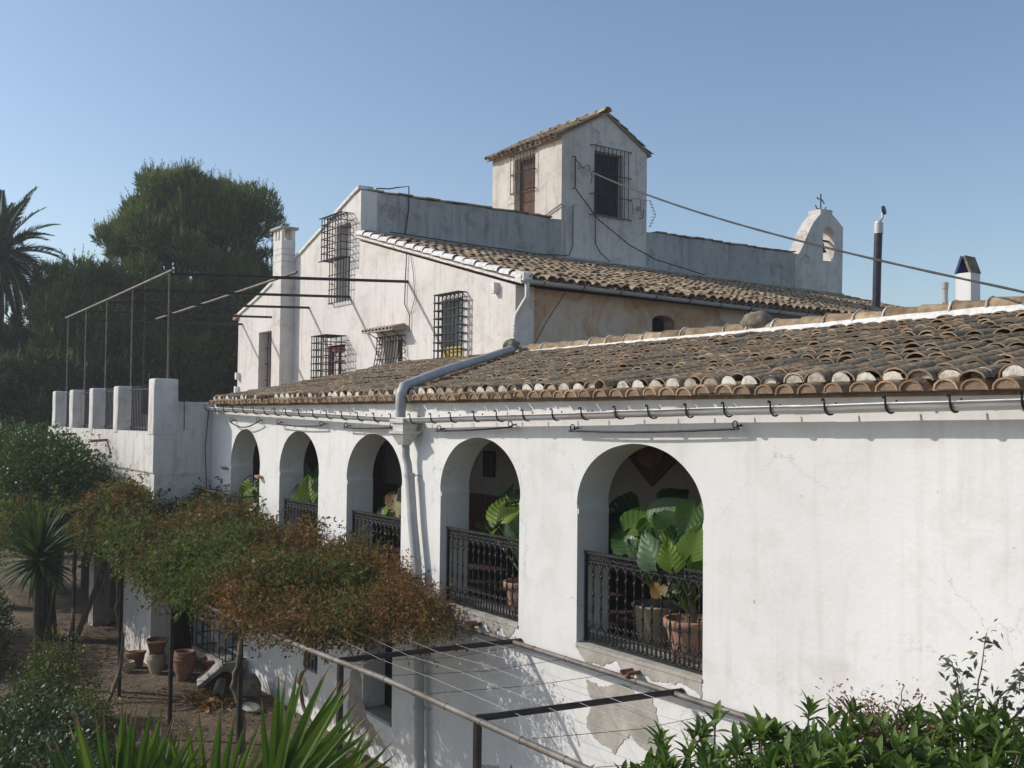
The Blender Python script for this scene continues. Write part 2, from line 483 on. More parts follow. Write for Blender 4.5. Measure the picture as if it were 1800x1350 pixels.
# ------------------------------------------------------------------ ground
def ground():
    n = 60
    xs = np.concatenate([np.linspace(-300, -32, 12), np.linspace(-30, 4, 70), np.linspace(6, 200, 8)])
    ys = np.concatenate([np.linspace(-200, -2, 8), np.linspace(-1, 9, 32), np.linspace(11, 300, 10)])
    vs = []
    for y in ys:
        for x in xs:
            near = -32 < x < 5 and -2 < y < 10
            z = .035 * mnoise.noise(Vector((x * .7, y * .7, 0))) + .015 * mnoise.noise(Vector((x * 3, y * 3, 4))) if near else 0
            vs.append((x, y, z))
    nx = len(xs)
    fs = [(j * nx + i, j * nx + i + 1, (j + 1) * nx + i + 1, (j + 1) * nx + i) for j in range(len(ys) - 1) for i in range(nx - 1)]
    m_, t, b = nodes('garden_soil')
    co = coords(t)
    c = ramp(t, noise(t, co, 1.1, 8, .65), [(.3, (.11, .078, .05)), (.52, (.20, .15, .098)), (.7, (.31, .25, .175))]).outputs[0]
    gv = ramp(t, noise(t, co, 38, 4, .6), [(.5, (.55, .55, .55)), (.62, (1.25, 1.2, 1.1)), (.72, (2.2, 2.1, 1.9))]).outputs[0]
    c = mixc(t, 1, c, gv, 'MULTIPLY')
    t.links.new(c, b.inputs['Base Color']); b.inputs['Roughness'].default_value = .97
    bump(t, b, noise(t, co, 30, 6, .7), .8, .04)
    o = MB().add(vs, fs, smooth=True).build('ground', m_)
    o['kind'] = 'structure'
    # pebbles and litter
    cnt = 5200
    P = np.stack([RNG.uniform(-24, -9, cnt), RNG.uniform(2.2, 6.4, cnt), RNG.uniform(0.0, .03, cnt)], 1)
    d = RNG.normal(size=(cnt, 3)); d[:, 2] *= .25; d /= np.linalg.norm(d, axis=1)[:, None]
    e = np.cross(d, np.array([0, 0, 1.0]) + RNG.normal(size=(cnt, 3)) * .4); e /= np.linalg.norm(e, axis=1)[:, None]
    L = RNG.uniform(.015, .05, cnt)[:, None]
    V = np.stack([P - d * L, P + e * L * .45, P + d * L, P - e * L * .45], 1)
    lm = leafmat('leaf_litter', [(.1, (.09, .05, .025)), (.5, (.22, .13, .06)), (.9, (.38, .28, .16))], .8, .1)
    g = link('leaf_litter', np_mesh('leaf_litter', V, lm), None, kind='stuff')
    g['label'] = 'dry brown leaf litter strewn over the garden soil'; g['category'] = 'leaf litter'
ground()

# ------------------------------------------------------------------ gallery wing
ARCH = [(-17.72, -16.34), (-15.49, -14.00), (-13.05, -11.47), (-10.50, -8.86), (-7.867, -6.144)]
SILL, IMP, CROWN = 2.31, 3.66, 4.345
WT = .42
wing = thing('gallery_wing', 'long whitewashed gallery wing with five arches under a lichen-brown barrel tile roof', 'building', (-8, 6.5, 0))

def arch_loop(x0, x1, zs, zi, zt, n=44, j=.011, lip=.01):
    pts = [(x0, zs), (x1, zs), (x1, zi)]
    x0 -= lip; x1 += lip
    cx, rx = (x0 + x1) / 2, (x1 - x0) / 2
    for k in range(n + 1):
        a = math.pi * k / n
        w_ = 1 + j * (wob(a, 1.6, x0) + .5 * wob(a, 4.1, x0 + 3))
        pts.append((cx + rx * math.cos(a) * w_, zi + .05 + (zt - zi - .05) * math.sin(a) * w_))
    pts.append((x0 + lip, zi))
    return pts

holes = [arch_loop(a, b, SILL, IMP, CROWN) for a, b in ARCH]
holes += [rect(-18.05, -16.95, .42, 1.62), rect(-14.42, -13.92, .72, 1.45), [(-12.46, .53), (-11.64, .51), (-11.65, 1.72), (-12.45, 1.74)]]
top = [(3.0, 4.80), (-18.75, 4.80)]
outer = [(-18.75, -.3), (3.0, -.3)] + top
wall = plate(outer, holes, WT, lambda p, q, d: (p, 6.5 + d, q)).build('front_wall', WHITE, wing)
fix_normals(wall)
# imposts: thin mouldings on the jambs where each arch springs
for a, b in ARCH:
    for x0, x1 in ((a - .004, a + .016), (b - .010, b + .004)):
        MB().box(x0, x1, 6.504, 6.5 + WT - .01, IMP - .05, IMP + .0).build('impost', WHITE, wing)
# inside of the gallery
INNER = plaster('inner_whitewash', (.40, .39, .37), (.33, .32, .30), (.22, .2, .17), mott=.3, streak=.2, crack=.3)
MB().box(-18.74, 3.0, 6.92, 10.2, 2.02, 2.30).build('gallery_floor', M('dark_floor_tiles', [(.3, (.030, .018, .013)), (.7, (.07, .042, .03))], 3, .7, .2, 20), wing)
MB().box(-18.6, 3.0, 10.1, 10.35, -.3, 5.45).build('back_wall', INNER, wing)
MB().box(-18.5, -4.4, 10.02, 10.097, 2.3, 3.22).build('dark_dado', WOOD, wing)
MB().box(-18.6, -18.45, 6.93, 10.0, 2.3, 4.62).build('end_wall_panelling', WOOD, wing)
MB().box(-4.3, -4.1, 6.93, 10.09, 2.3, 4.6).build('light_limiting_partition', INNER, wing)  # added, unseen from the camera: keeps light to the arches only
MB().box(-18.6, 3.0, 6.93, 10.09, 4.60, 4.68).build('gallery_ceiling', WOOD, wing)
for k in range(28):
    x = -18.2 + k * .5
    if x < -4.5: MB().box(x, x + .09, 6.93, 10.08, 4.5, 4.597).build('ceiling_beam', WOOD, wing)
MB().box(-18.7, 3.0, 6.925, 7.1, -.3, 2.0).build('lower_dark_backing', DARK, wing)  # backing plane for the lower openings, indoor darkness painted as near-black
MB().box(2.8, 2.99, 6.93, 10.3, -.3, 4.8).build('side_wall', WHITE, wing)
# painted lozenge and framed panel on the back wall
MB().prism([(-10.53, 3.62), (-9.98, 4.05), (-10.53, 4.46), (-11.05, 4.05)], lambda p, q, d: (p, 10.095 - d, q), 0, .03).build('lozenge_board', WOOD, wing)
lz = MB()
lz.add([(-10.53 + .27 * math.cos(k * .393), 10.06, 4.09 + .2 * math.sin(k * .393)) for k in range(16)] + [(-10.53 + .27 * math.cos(k * .393), 10.03, 4.09 + .2 * math.sin(k * .393)) for k in range(16)],
       [tuple(range(16, 32))] + [(k, (k + 1) % 16, 16 + (k + 1) % 16, 16 + k) for k in range(16)])
lz.build('round_plaque', CLAY, wing)
fp = MB()
for x0, x1, z0, z1 in ((-14.82, -14.78, 3.54, 4.0), (-14.53, -14.49, 3.54, 4.0), (-14.82, -14.49, 3.96, 4.0), (-14.82, -14.49, 3.54, 3.58), (-14.68, -14.65, 3.58, 3.96)):
    fp.box(x0, x1, 10.05, 10.096, z0, z1)
pf = fp.build('framed_panel', IRON, wing)
MB().box(-14.78, -14.53, 10.075, 10.097, 3.58, 3.96).build('panel_back', WOOD, pf)

# bare cement where the wash has fallen off
def patch(name, pts, mat=CEMENT, y=6.497, sub=5, rough=.02, seed=0):
    out = []
    n = len(pts)
    for i in range(n):
        p, q = Vector((*pts[i], 0)), Vector((*pts[(i + 1) % n], 0))
        nn = max(2, int((q - p).length / .022))
        for k in range(nn):
            v = p.lerp(q, k / nn)
            out.append((v.x + rough * (mnoise.noise(Vector((v.x * 9, v.y * 9, seed))) * 2 + mnoise.noise(Vector((v.x * 30, v.y * 30, seed)))), v.y + rough * (mnoise.noise(Vector((v.x * 9, v.y * 9, seed + 9))) * 2 + mnoise.noise(Vector((v.x * 30, v.y * 30, seed + 5))))))
    vs, fs = holed(out, [], .006)
    return MB().add([(p, y - d + .003, q) for p, q, d in vs], fs).build(name, mat, wing)

patch('bare_plaster_patch', [(-7.71, 1.976), (-7.62, 1.745), (-7.71, 1.53), (-7.55, 1.43), (-7.28, 1.38), (-7.16, 1.53), (-7.04, 1.59), (-6.93, 1.53), (-6.63, 1.52), (-6.58, 1.69), (-6.70, 1.88), (-6.78, 2.07), (-6.97, 1.98), (-7.13, 2.07), (-7.45, 1.98)])
patch('bare_plaster_patch', [(-7.87, 2.255), (-7.87, 2.306), (-6.145, 2.306), (-6.16, 2.137), (-6.23, 2.195), (-6.42, 2.229), (-6.67, 2.185), (-6.89, 2.178), (-7.13, 2.16), (-7.29, 2.229), (-7.46, 2.168), (-7.72, 2.172)], seed=3)
patch('bare_plaster_patch', [(-10.5, 2.306), (-8.862, 2.306), (-8.92, 2.24), (-9.08, 2.12), (-9.19, 2.25), (-9.34, 2.10), (-9.53, 2.23), (-9.8, 2.02), (-10.13, 2.09), (-10.39, 2.08), (-10.49, 2.2)], seed=5)
patch('bare_plaster_patch', [(-12.83, 1.0), (-12.9, .5), (-12.9, .23), (-12.57, .19), (-12.41, .35), (-12.07, .17), (-11.76, .22), (-12.0, .34), (-12.33, .47), (-12.49, .75), (-12.51, 1.0), (-12.67, 1.12)], seed=8)
patch('bare_plaster_patch', [(-14.7, .48), (-14.5, .6), (-14.3, .55), (-14.2, .42), (-14.3, .3), (-14.5, .42)], seed=2)
patch('bare_plaster_patch', [(-9.6, .62), (-9.2, .7), (-9.0, .4), (-9.25, .2), (-9.55, .33)], seed=12)
# cement sill edges of the arches and little clay spouts through them
for i, (a, b) in enumerate(ARCH):
    MB().box(a + .002, b - .002, 6.486, 6.92, SILL - .022, SILL + .01).build('arch_sill', CEMENT, wing)
for x in (-9.62, -6.98, -12.3):
    sp = barrel('drain_spout', [CLAY, CLAY], L=.26, w0=.12, w1=.11, h=.055, flip=-1)
    link('drain_spout', sp, wing, mat=Matrix.Translation((x, 6.34, 2.235)))

# lower windows
def grille(parent, x0, x1, z0, z1, y0, nx, nz, r_=.009, name='window_grille', side=True, mat=IRON, yb=None, top=False):
    """bars standing off a wall that faces -Y; y0 = front plane, yb = wall plane"""
    g = MB()
    for k in range(nx + 1):
        x = x0 + (x1 - x0) * k / nx
        g.tube([(x, y0, z0), (x, y0, z1)], r_, 5)
        if top: g.tube([(x, y0, z1), (x, yb, z1)], r_, 5)
    for k in range(nz + 1):
        z = z0 + (z1 - z0) * k / nz
        g.tube([(x0 - .02, y0 - .006, z), (x1 + .02, y0 - .006, z)], r_ * 1.15, 5)
        if side and yb is not None:
            g.tube([(x0, y0, z), (x0, yb, z)], r_, 5); g.tube([(x1, y0, z), (x1, yb, z)], r_, 5)
    if side and yb is not None:
        d = yb - y0
        for j in range(1, max(2, int(round(d / .14)))):
            y = y0 + d * j / max(2, int(round(d / .14)))
            for x in (x0, x1): g.tube([(x, y, z0), (x, y, z1)], r_, 5)
            if top: g.tube([(x0, y, z1), (x1, y, z1)], r_, 5)
    return g.build(name, mat, parent)
lg = grille(wing, -18.25, -16.75, .40, 1.75, 6.12, 5, 6, .012, yb=6.5)
MB().box(-18.3, -16.7, 6.05, 6.499, .24, .38).build('window_ledge', CONC, wing)
MB().box(-18.05, -16.95, 6.75, 6.8, .42, 1.62).build('window_shutter', WOOD, wing)
sg = MB()
for k in range(4):
    x = -14.36 + k * .125; sg.tube([(x, 6.56, .73), (x, 6.56, 1.44)], .014, 5)
sg.tube([(-14.42, 6.555, 1.1), (-13.92, 6.555, 1.1)], .014, 5)
sg.build('window_grille', IRON, wing)
MB().box(-14.42, -13.92, 6.84, 6.9, .72, 1.45).build('window_shutter', WOOD, wing)
MB().box(-12.46, -11.64, 6.84, 6.9, .5, 1.74).build('window_shutter', DARK, wing)
MB().prism([(-12.44, .535), (-11.66, .52), (-11.66, .56), (-12.44, .575)], lambda p, q, d: (p, 6.49 + d, q), 0, .34).build('window_sill', CEMENT, wing)

# ---- roof of the wing
SL = .212
th = math.atan(SL)
S_, N_, A_ = Vector((0, math.cos(th), math.sin(th))), Vector((0, -math.sin(th), math.cos(th))), Vector((1, 0, 0))
EV = Vector((-18.42, 6.35, 4.775))
def deckz(y): return EV.z + SL * (y - EV.y)
roof = MB().add([(-18.5, 6.47, deckz(6.47) - .004), (3.0, 6.47, deckz(6.47) - .004), (3.0, 10.6, deckz(10.6) - .004), (-18.5, 10.6, deckz(10.6) - .004),
                 (-18.5, 6.47, deckz(6.47) - .05), (3.0, 6.47, deckz(6.47) - .05), (3.0, 10.6, deckz(10.6) - .12), (-18.5, 10.6, deckz(10.6) - .12)],
                [(0, 1, 2, 3), (7, 6, 5, 4), (0, 4, 5, 1), (1, 5, 6, 2), (2, 6, 7, 3), (3, 7, 4, 0)]).build('roof', MORTARB, wing)
PW = .2215
NC = int((1.2 + 18.42) / PW)
tile_roof(roof, EV, A_, S_, N_, NC, PW, 13, .328, TILEO, TILEI, first=.115, jit=1.8,
          lift_fn=lambda r_: .072 if r_ == 0 else (.058 if r_ == 1 else .047))
# lower course at the eave: a full row of clay mouths, filled with mortar
et = [barrel('eave_tile', [HTILEO, RIME], L=.34, w0=.19 + d, w1=.18, h=.078) for d in (-.008, 0, .008)]
for c in range(NC):
    o = EV + A_ * (c * PW + random.gauss(0, .005)) + S_ * (random.gauss(-.01, .012)) + N_ * (.012 + random.gauss(0, .004))
    link('eave_tile', random.choice(et), roof, mat=frame(o, A_, S_, N_, random.gauss(0, .05), -.02 + random.gauss(0, .02), random.gauss(0, .04)))
    # mortar plug of the lower mouth, set back
    g = MB()
    cx = o + S_ * .012
    ring = [cx + A_ * (.088 * math.cos(math.pi * k / 8)) + N_ * (.066 * math.sin(math.pi * k / 8)) for k in range(9)]
    g.add(ring + [p + S_ * .1 for p in ring], [tuple(range(9))] + [(k, k + 1, 10 + k, 9 + k) for k in range(8)])
    g.build('mortar_plug', MORTARB, roof)
    # whitewashed mortar lump closing the upper mouth
    g = MB()
    h0 = .07 + random.gauss(0, .006)
    cx = EV + A_ * (c * PW) + S_ * (.107 + random.gauss(0, .008)) + N_ * .074
    pts = []
    for k in range(9):
        a = math.pi * k / 8
        pts.append(cx + A_ * (.083 * math.cos(a) + random.gauss(0, .003)) + N_ * (h0 * math.sin(a)))
    tip = cx - S_ * .003 + N_ * .035
    g.add(pts + [tip], [(k, k + 1, 9) for k in range(8)] + [(8, 0, 9)])
    g.build('white_mortar_plug', MORTARD, roof)
# mouths of the channel tiles
pm = barrel('eave_channel_tile', [HTILEO, RIM], L=.34, w0=.175, w1=.16, h=.062, flip=-1)
for c in range(NC):
    o = EV + A_ * ((c + .5) * PW + random.gauss(0, .004)) + S_ * random.gauss(.05, .01) + N_ * .058
    link('eave_channel_tile', pm, roof, mat=frame(o, A_, S_, N_, 0, -.01, random.gauss(0, .03)))
MB().add([(-18.5, 6.466, 4.80), (3, 6.466, 4.80), (3, 6.496, 4.70), (-18.5, 6.496, 4.70), (-18.5, 6.498, 4.79), (3, 6.498, 4.79), (3, 6.498, 4.68), (-18.5, 6.498, 4.68)],
         [(0, 1, 2, 3), (4, 7, 6, 5), (0, 4, 5, 1), (3, 2, 6, 7), (0, 3, 7, 4), (1, 5, 6, 2)]).build('eave_board', WHITE, wing)
# ridge
RZ = deckz(10.6)
rt_ = barrel('ridge_tile', [HTILEO, RIM], L=.5, w0=.27, w1=.23, h=.12, t=.016)
x = -14.55
k = 0
while x < 2.6:
    dz = .10 + .006 * (x + 14.5) + random.gauss(0, .006)
    Mx = Matrix.Translation((x, 10.6, RZ + dz)) @ Matrix.Rotation(-math.pi / 2, 4, 'Z') @ Matrix.Rotation(-.03 + random.gauss(0, .01), 4, 'X') @ Matrix.Rotation(random.gauss(0, .03), 4, 'Z')
    link('ridge_tile', rt_, roof, mat=Mx)
    c_ = MB()
    c_.tube([(x + .0, 10.6 + .145 * math.cos(a), RZ + dz - .01 + .13 * math.sin(a)) for a in [math.pi * j / 8 for j in range(9)]], [.010 + .007 * random.random() for j in range(9)], 6)
    if random.random() < .75: c_.build('ridge_joint', MORTARD, roof)
    x += .42 + random.gauss(0, .012)
xs = [-14.6 + i * .12 for i in range(144)]
band = MB()
va = []
for i, x in enumerate(xs):
    b_ = .006 * (x + 14.5)
    va += [(x, 10.43 + .02 * wob(x, 3), deckz(10.43) + .06 + b_ + .015 * wob(x, 6, 2)), (x, 10.45, RZ + .095 + b_ + .012 * wob(x, 5, 4)), (x, 10.55, RZ + .13 + b_), (x, 10.55, RZ - .05)]
fs = []
for i in range(len(xs) - 1):
    for j in range(3): fs.append((i * 4 + j, i * 4 + j + 1, i * 4 + 5 + j, i * 4 + 4 + j))
band.add(va, fs, smooth=True).build('ridge_mortar', MORTARW, roof)
# rear slope and rear wall (behind the ridge)
MB().add([(-14.5, 10.62, RZ), (3, 10.62, RZ), (3, 15.0, RZ - .9), (-14.5, 15.0, RZ - .9), (-14.5, 10.62, RZ - .12), (3, 10.62, RZ - .12), (3, 15.0, RZ - 1.02), (-14.5, 15.0, RZ - 1.02)],
         [(0, 1, 2, 3), (7, 6, 5, 4), (0, 4, 5, 1), (1, 5, 6, 2), (2, 6, 7, 3), (3, 7, 4, 0)]).build('rear_roof_slope', HTILEI, wing)
MB().box(-14.4, 3.0, 14.5, 14.8, -.3, RZ - .95).build('rear_wall', WHITE, wing)

# ---- gutters
def gz(x):
    if x < -11.1: return 4.50 + (4.665 - 4.50) * (-11.1 - x) / 7.2
    return 4.50 + .0195 * (x + 11.1) + .004 * wob(x, 1.3)
def gutter(name, x0, x1, mat, parent, gzf, y=6.31, r_=.058):
    n = 30; g = MB(); vs = []; seg = 8
    for i in range(n + 1):
        x = x0 + (x1 - x0) * i / n
        zc = gzf(x) + r_
        for rr in (r_, r_ - .005):
            for k in range(seg + 1):
                a = math.pi + math.pi * k / seg
                vs.append((x, y + rr * math.cos(a), zc + rr * math.sin(a)))
    m2 = 2 * (seg + 1)
    fs = []
    for i in range(n):
        for q in (0, seg + 1):
            for k in range(seg): fs.append((i * m2 + q + k, i * m2 + q + k + 1, (i + 1) * m2 + q + k + 1, (i + 1) * m2 + q + k))
        for k in (0, seg): fs.append((i * m2 + k, i * m2 + seg + 1 + k, (i + 1) * m2 + seg + 1 + k, (i + 1) * m2 + k))
    g.add(vs, fs, smooth=True)
    # rolled front lip
    g.tube([(x0 + (x1 - x0) * i / n, y - r_, gzf(x0 + (x1 - x0) * i / n) + r_ + .004) for i in range(n + 1)], .008, 6)
    return g.build(name, mat, parent)
gutter('gutter', -18.6, -11.0, ZINC, wing, gz)
gutter('gutter', -11.2, -7.05, ZINC, wing, lambda x: gz(x) - .004)
gutter('gutter', -7.15, -4.9, ZINC, wing, lambda x: gz(x) + .004)
gutter('gutter', -5.0, 3.0, ZINC, wing, gz)
hk = MB()
hp = [(0, .19, .10)] + [(0, .066 * math.cos(a), .066 * math.sin(a)) for a in [-(math.pi * j / 10) for j in range(11)]]
hp = [(0, .07, .03)] + hp[1:] + [(0, -.066, .03), (0, -.072, .05), (0, -.092, .052), (0, -.097, .036)]
hk.tube(hp, .0075, 5)
hook = hk.mesh('gutter_bracket', IRON)
x = -18.4
while x < 2.5:
    if abs(x + 11.1) > .2:
        link('gutter_bracket', hook, wing, mat=Matrix.Translation((x, 6.31, gz(x) + .058)) @ Matrix.Rotation(random.gauss(0, .12), 4, 'Z'))
    x += .47 + random.gauss(0, .02)
# hopper and downpipe
h = MB()
def ringbox(x, y, z, a, b): return [(x - a, y - b, z), (x + a, y - b, z), (x + a, y + b, z), (x - a, y + b, z)]
secs = [(4.555, .17, .125), (4.50, .17, .125), (4.50, .13, .10), (4.40, .13, .10), (4.40, .18, .125), (4.365, .18, .125), (4.355, .15, .11), (4.22, .06, .055)]
vs = []
for z, a, b in secs: vs += ringbox(-11.12, 6.335, z, a, b)
h.add(vs, [(4 * i + k, 4 * i + (k + 1) % 4, 4 * i + 4 + (k + 1) % 4, 4 * i + 4 + k) for i in range(len(secs) - 1) for k in range(4)])
h.build('rain_hopper', ZINC, wing)
dp = MB()
dp.tube([(-11.13, 6.36, 4.24), (-11.14, 6.37, 4.08), (-11.11, 6.385, 3.98), (-11.08, 6.39, 3.80)], .05, 12)
dp.tube([(-11.075, 6.39, 3.84), (-10.98, 6.39, 3.25), (-10.87, 6.39, 2.75), (-10.83, 6.395, 2.2), (-10.77, 6.395, 1.3), (-10.74, 6.395, -.05)], .062, 12)
for z, x in ((2.62, -10.86), (3.84, -11.075), (1.0, -10.76)):
    dp.tube([(x, 6.39, z - .025), (x, 6.39, z + .025)], .07, 12)
    dp.tube([(x + .05, 6.39, z), (x + .12, 6.49, z)], .008, 5)
dp.build('downpipe', PVC, wing)
# pipe lying across the tiles
pz = lambda y: deckz(y) + .20
dg_ = MB()
dg_.tube([(-11.2, 6.315, 4.50), (-11.185, 6.31, 4.72), (-11.17, 6.30, 4.86), (-11.2, 6.36, 4.97), (-11.35, 6.52, 5.005), (-12.2, 7.65, pz(7.65) + .02), (-13.3, 9.05, pz(9.05)), (-14.3, 10.33, pz(10.33))], .066, 14)
dg_.tube([(-12.0, 7.38, pz(7.38) + .015), (-12.07, 7.47, pz(7.47) + .015)], .075, 14)
dg_.build('roof_pipe', PVC, wing)

# curtain rods above the arches
for i, (x0, z0, x1, z1, sag) in enumerate([(-17.55, 4.47, -16.2, 4.48, .10), (-15.41, 4.45, -13.7, 4.44, .02), (-12.98, 4.42, -11.55, 4.435, .01), (-10.46, 4.41, -8.88, 4.475, .01), (-7.89, 4.45, -5.65, 4.50, .02)]):
    g = MB()
    g.tube([(x0 + (x1 - x0) * k / 8, 6.40, z0 + (z1 - z0) * k / 8 - sag * math.sin(math.pi * k / 8)) for k in range(9)], .011, 6)
    for x, z in ((x0 + .03, z0), (x1 - .06, z1)):
        g.tube([(x, 6.40, z - .01), (x, 6.45, z + .02), (x, 6.5, z + .03)], .009, 5)
        g.tube([(x, 6.42 + .03 * math.cos(a), z + .035 + .03 * math.sin(a)) for a in [math.pi * 2 * j / 8 for j in range(8)]], .006, 5, close=True)
    g.build('curtain_rod', IRON, wing)

# little brackets / hooks on pillars
for x, z in ((-17.9, 3.62), (-16.25, 3.55)):
    MB().obox((x, 6.46, z), (.07, 0, -.01), (0, .06, 0), (0, 0, .018)).build('clay_shelf', CLAYP, wing)
# ---------- wires stuck to the white wall near the right arch
# ------------------------------------------------------------------ iron railings in the arches
def bal_mesh():
    b = MB()
    zs = [i / 22 for i in range(23)]
    pts = [(0, 0, .70 * z) for z in zs]
    rr = []
    for i, z in enumerate(zs):
        r_ = .0095
        if i in (5, 6): r_ = .017
        if i in (10,): r_ = .015
        if i in (16, 17): r_ = .017
        rr.append(r_)
    b.tube(pts, rr, 4, smooth=False, twist=.55)
    return b.mesh('baluster', IRON)
BAL = bal_mesh()
def ring_pts(cx, y, cz, rx, rz, n=8):
    return [(cx + rx * math.cos(2 * math.pi * k / n), y, cz + rz * math.sin(2 * math.pi * k / n)) for k in range(n)]
def railing(x0, x1, label, y=6.6, z0=2.33, z1=3.235):
    t = thing('iron_railing', label, 'railing', ((x0 + x1) / 2, y, z0), 'iron railings of the arcade')
    MB().box(x0, x1, y - .025, y + .025, z1 - .022, z1).build('top_rail', IRON, t)
    MB().box(x0, x1, y - .015, y + .015, z0, z0 + .018).build('bottom_rail', IRON, t)
    for x in (x0 + .012, x1 - .012):
        MB().box(x - .012, x + .012, y - .013, y + .013, z0 + .019, z1 - .023).build('end_post', IRON, t)
    n = int(round((x1 - x0) / .118))
    p = (x1 - x0) / n
    lace, scroll = MB(), MB()
    for k in range(n):
        xc = x0 + p * (k + .5)
        if k: link('baluster', BAL, t, mat=Matrix.Translation((x0 + p * k, y, z0 + .16)))
        # lace under the top rail: discs, quatrefoil and hanging point
        for dx, dz, r_ in ((-.03, -.045, .020), (.03, -.045, .020), (0, -.08, .022), (-.045, -.085, .014), (.045, -.085, .014)):
            lace.tube(ring_pts(xc + dx, y, z1 + dz, r_, r_), .0075, 4, close=True)
        for s_ in (-1, 1):
            lace.tube([(xc, y, z1 - .10), (xc + s_ * .03, y, z1 - .115), (xc + s_ * p * .5, y, z1 - .165)], [.013, .011, .010], 4)
        lace.tube([(xc, y, z1 - .1), (xc, y, z1 - .145)], [.014, .004], 4)
        # scrolls above the bottom rail
        for s_ in (-1, 1):
            scroll.tube(ring_pts(xc + s_ * .031, y, z0 + .065, .026, .045), .0085, 4, close=True)
            scroll.tube([(xc, y, z0 + .11), (xc + s_ * .035, y, z0 + .15), (xc + s_ * .05, y, z0 + .19), (xc + s_ * .028, y, z0 + .215), (xc + s_ * .012, y, z0 + .185)], .0085, 4)
        scroll.tube(ring_pts(xc + p * .5, y, z0 + .16, .018, .03), .0075, 4, close=True)
        scroll.tube([(xc, y, z0 + .02), (xc, y, z0 + .15)], .008, 4)
    lace.tube([(x0, y, z1 - .105), (x1, y, z1 - .105)], .006, 4)
    scroll.tube([(x0, y, z0 + .118), (x1, y, z0 + .118)], .006, 4)
    lace.build('lace_band', IRON, t, kind='stuff')
    scroll.build('scroll_band', IRON, t, kind='stuff')
railing(-15.47, -14.02, 'black cast iron railing in the arch between the balcony door and the third arch')
railing(-13.03, -11.49, 'black cast iron railing in the arch just left of the grey downpipe')
railing(-10.48, -8.88, 'black cast iron railing in the arch just right of the grey downpipe')
railing(-7.85, -6.16, 'black cast iron railing in the widest arch, beside the long blank white wall')
# small balcony in front of the first arch
bt = thing('balcony', 'small plain barred balcony in front of the farthest arch, beside the terrace wall', 'balcony', (-17.5, 6.3, 2.2))
MB().box(-18.74, -16.2, 6.08, 6.499, 2.16, 2.28).build('slab', CONC, bt)
g = MB(); g.tube([(-18.72, 6.16, 3.22), (-16.24, 6.16, 3.22), (-16.24, 6.49, 3.22)], .014, 6); g.tube([(-18.72, 6.16, 2.36), (-16.24, 6.16, 2.36), (-16.24, 6.49, 2.36)], .011, 6)
g.build('handrail', IRON, bt)
bb = MB().tube([(0, 0, 0), (0, 0, .94)], .009, 5).mesh('bar', IRON)
for k in range(22): link('bar', bb, bt, mat=Matrix.Translation((-18.66 + k * .115, 6.16, 2.28)))

# ------------------------------------------------------------------ elephant ear plants in pots
LM_D = leafmat('elephant_ear_leaf', [(.15, (.022, .055, .015)), (.5, (.05, .115, .026)), (.85, (.11, .20, .04))], .35, .4, .5, rnd='obj')
LM_Y = leafmat('elephant_ear_young_leaf', [(.15, (.08, .16, .02)), (.5, (.14, .235, .028)), (.85, (.22, .30, .04))], .5, .4, .3, rnd='obj')
LM_B = leafmat('elephant_ear_browning_leaf', [(.1, (.16, .07, .02)), (.5, (.20, .13, .03)), (.85, (.22, .24, .05))], .5, .4, .4, rnd='obj')
LM_G = leafmat('elephant_ear_grey_leaf', [(.1, (.06, .12, .06)), (.5, (.10, .17, .085)), (.9, (.15, .22, .11))], .45, .35, .4, rnd='obj')
PET = M('petiole_green', [(.3, (.10, .17, .04)), (.7, (.20, .28, .08))], 5, .45, .1, 20)
def ear_mesh(name, mat, seed):
    """heart-shaped blade: midrib along +Y from the notch, ribbed, edges wavy"""
    rr = random.Random(seed)
    nu, nv = 40, 6
    vs = []
    for i in range(nu + 1):
        u = i / nu
        y = -.26 + 1.26 * u
        if u < .24: hw = .30 + .20 * math.sin(u / .24 * math.pi / 2)
        else: hw = .50 * (1 - ((u - .24) / .76) ** 1.7) ** .95
        inner = .16 * max(0, 1 - u / .22)
        for s_ in (-1, 1):
            for j in range(nv + 1):
                w_ = j / nv
                x = s_ * (inner * (1 - w_) * .6 + hw * w_)
                if u < .02: x *= .8
                rib = (.012 + .004 * (seed % 3)) * math.cos((u * (6.5 + .7 * (seed % 4)) - w_ * 1.9 + .13 * seed * s_) * 2 * math.pi) * min(1, w_ * 2.5)
                z = .16 * w_ * w_ * (1 if rr.random() < 2 else 0) + rib - .24 * u * u - .10 * (w_ ** 3) + .05 * math.sin(u * 5 + seed) * w_ * w_ * s_
                vs.append((x * (1 + .03 * math.sin(u * 31 + seed) * w_), y + .10 * w_ * (1 - u), z))
    fs = []
    W = 2 * (nv + 1)
    for i in range(nu):
        for s_ in (0, nv + 1):
            for j in range(nv):
                fs.append((i * W + s_ + j, i * W + s_ + j + 1, (i + 1) * W + s_ + j + 1, (i + 1) * W + s_ + j))
    return MB().add(vs, fs, smooth=True).mesh(name, mat)
EAR = {c: [ear_mesh('leaf', m_, sd_) for sd_ in (1, 2, 3, 4, 5, 6)] for c, m_ in (('d', LM_D), ('y', LM_Y), ('b', LM_B), ('g', LM_G))}
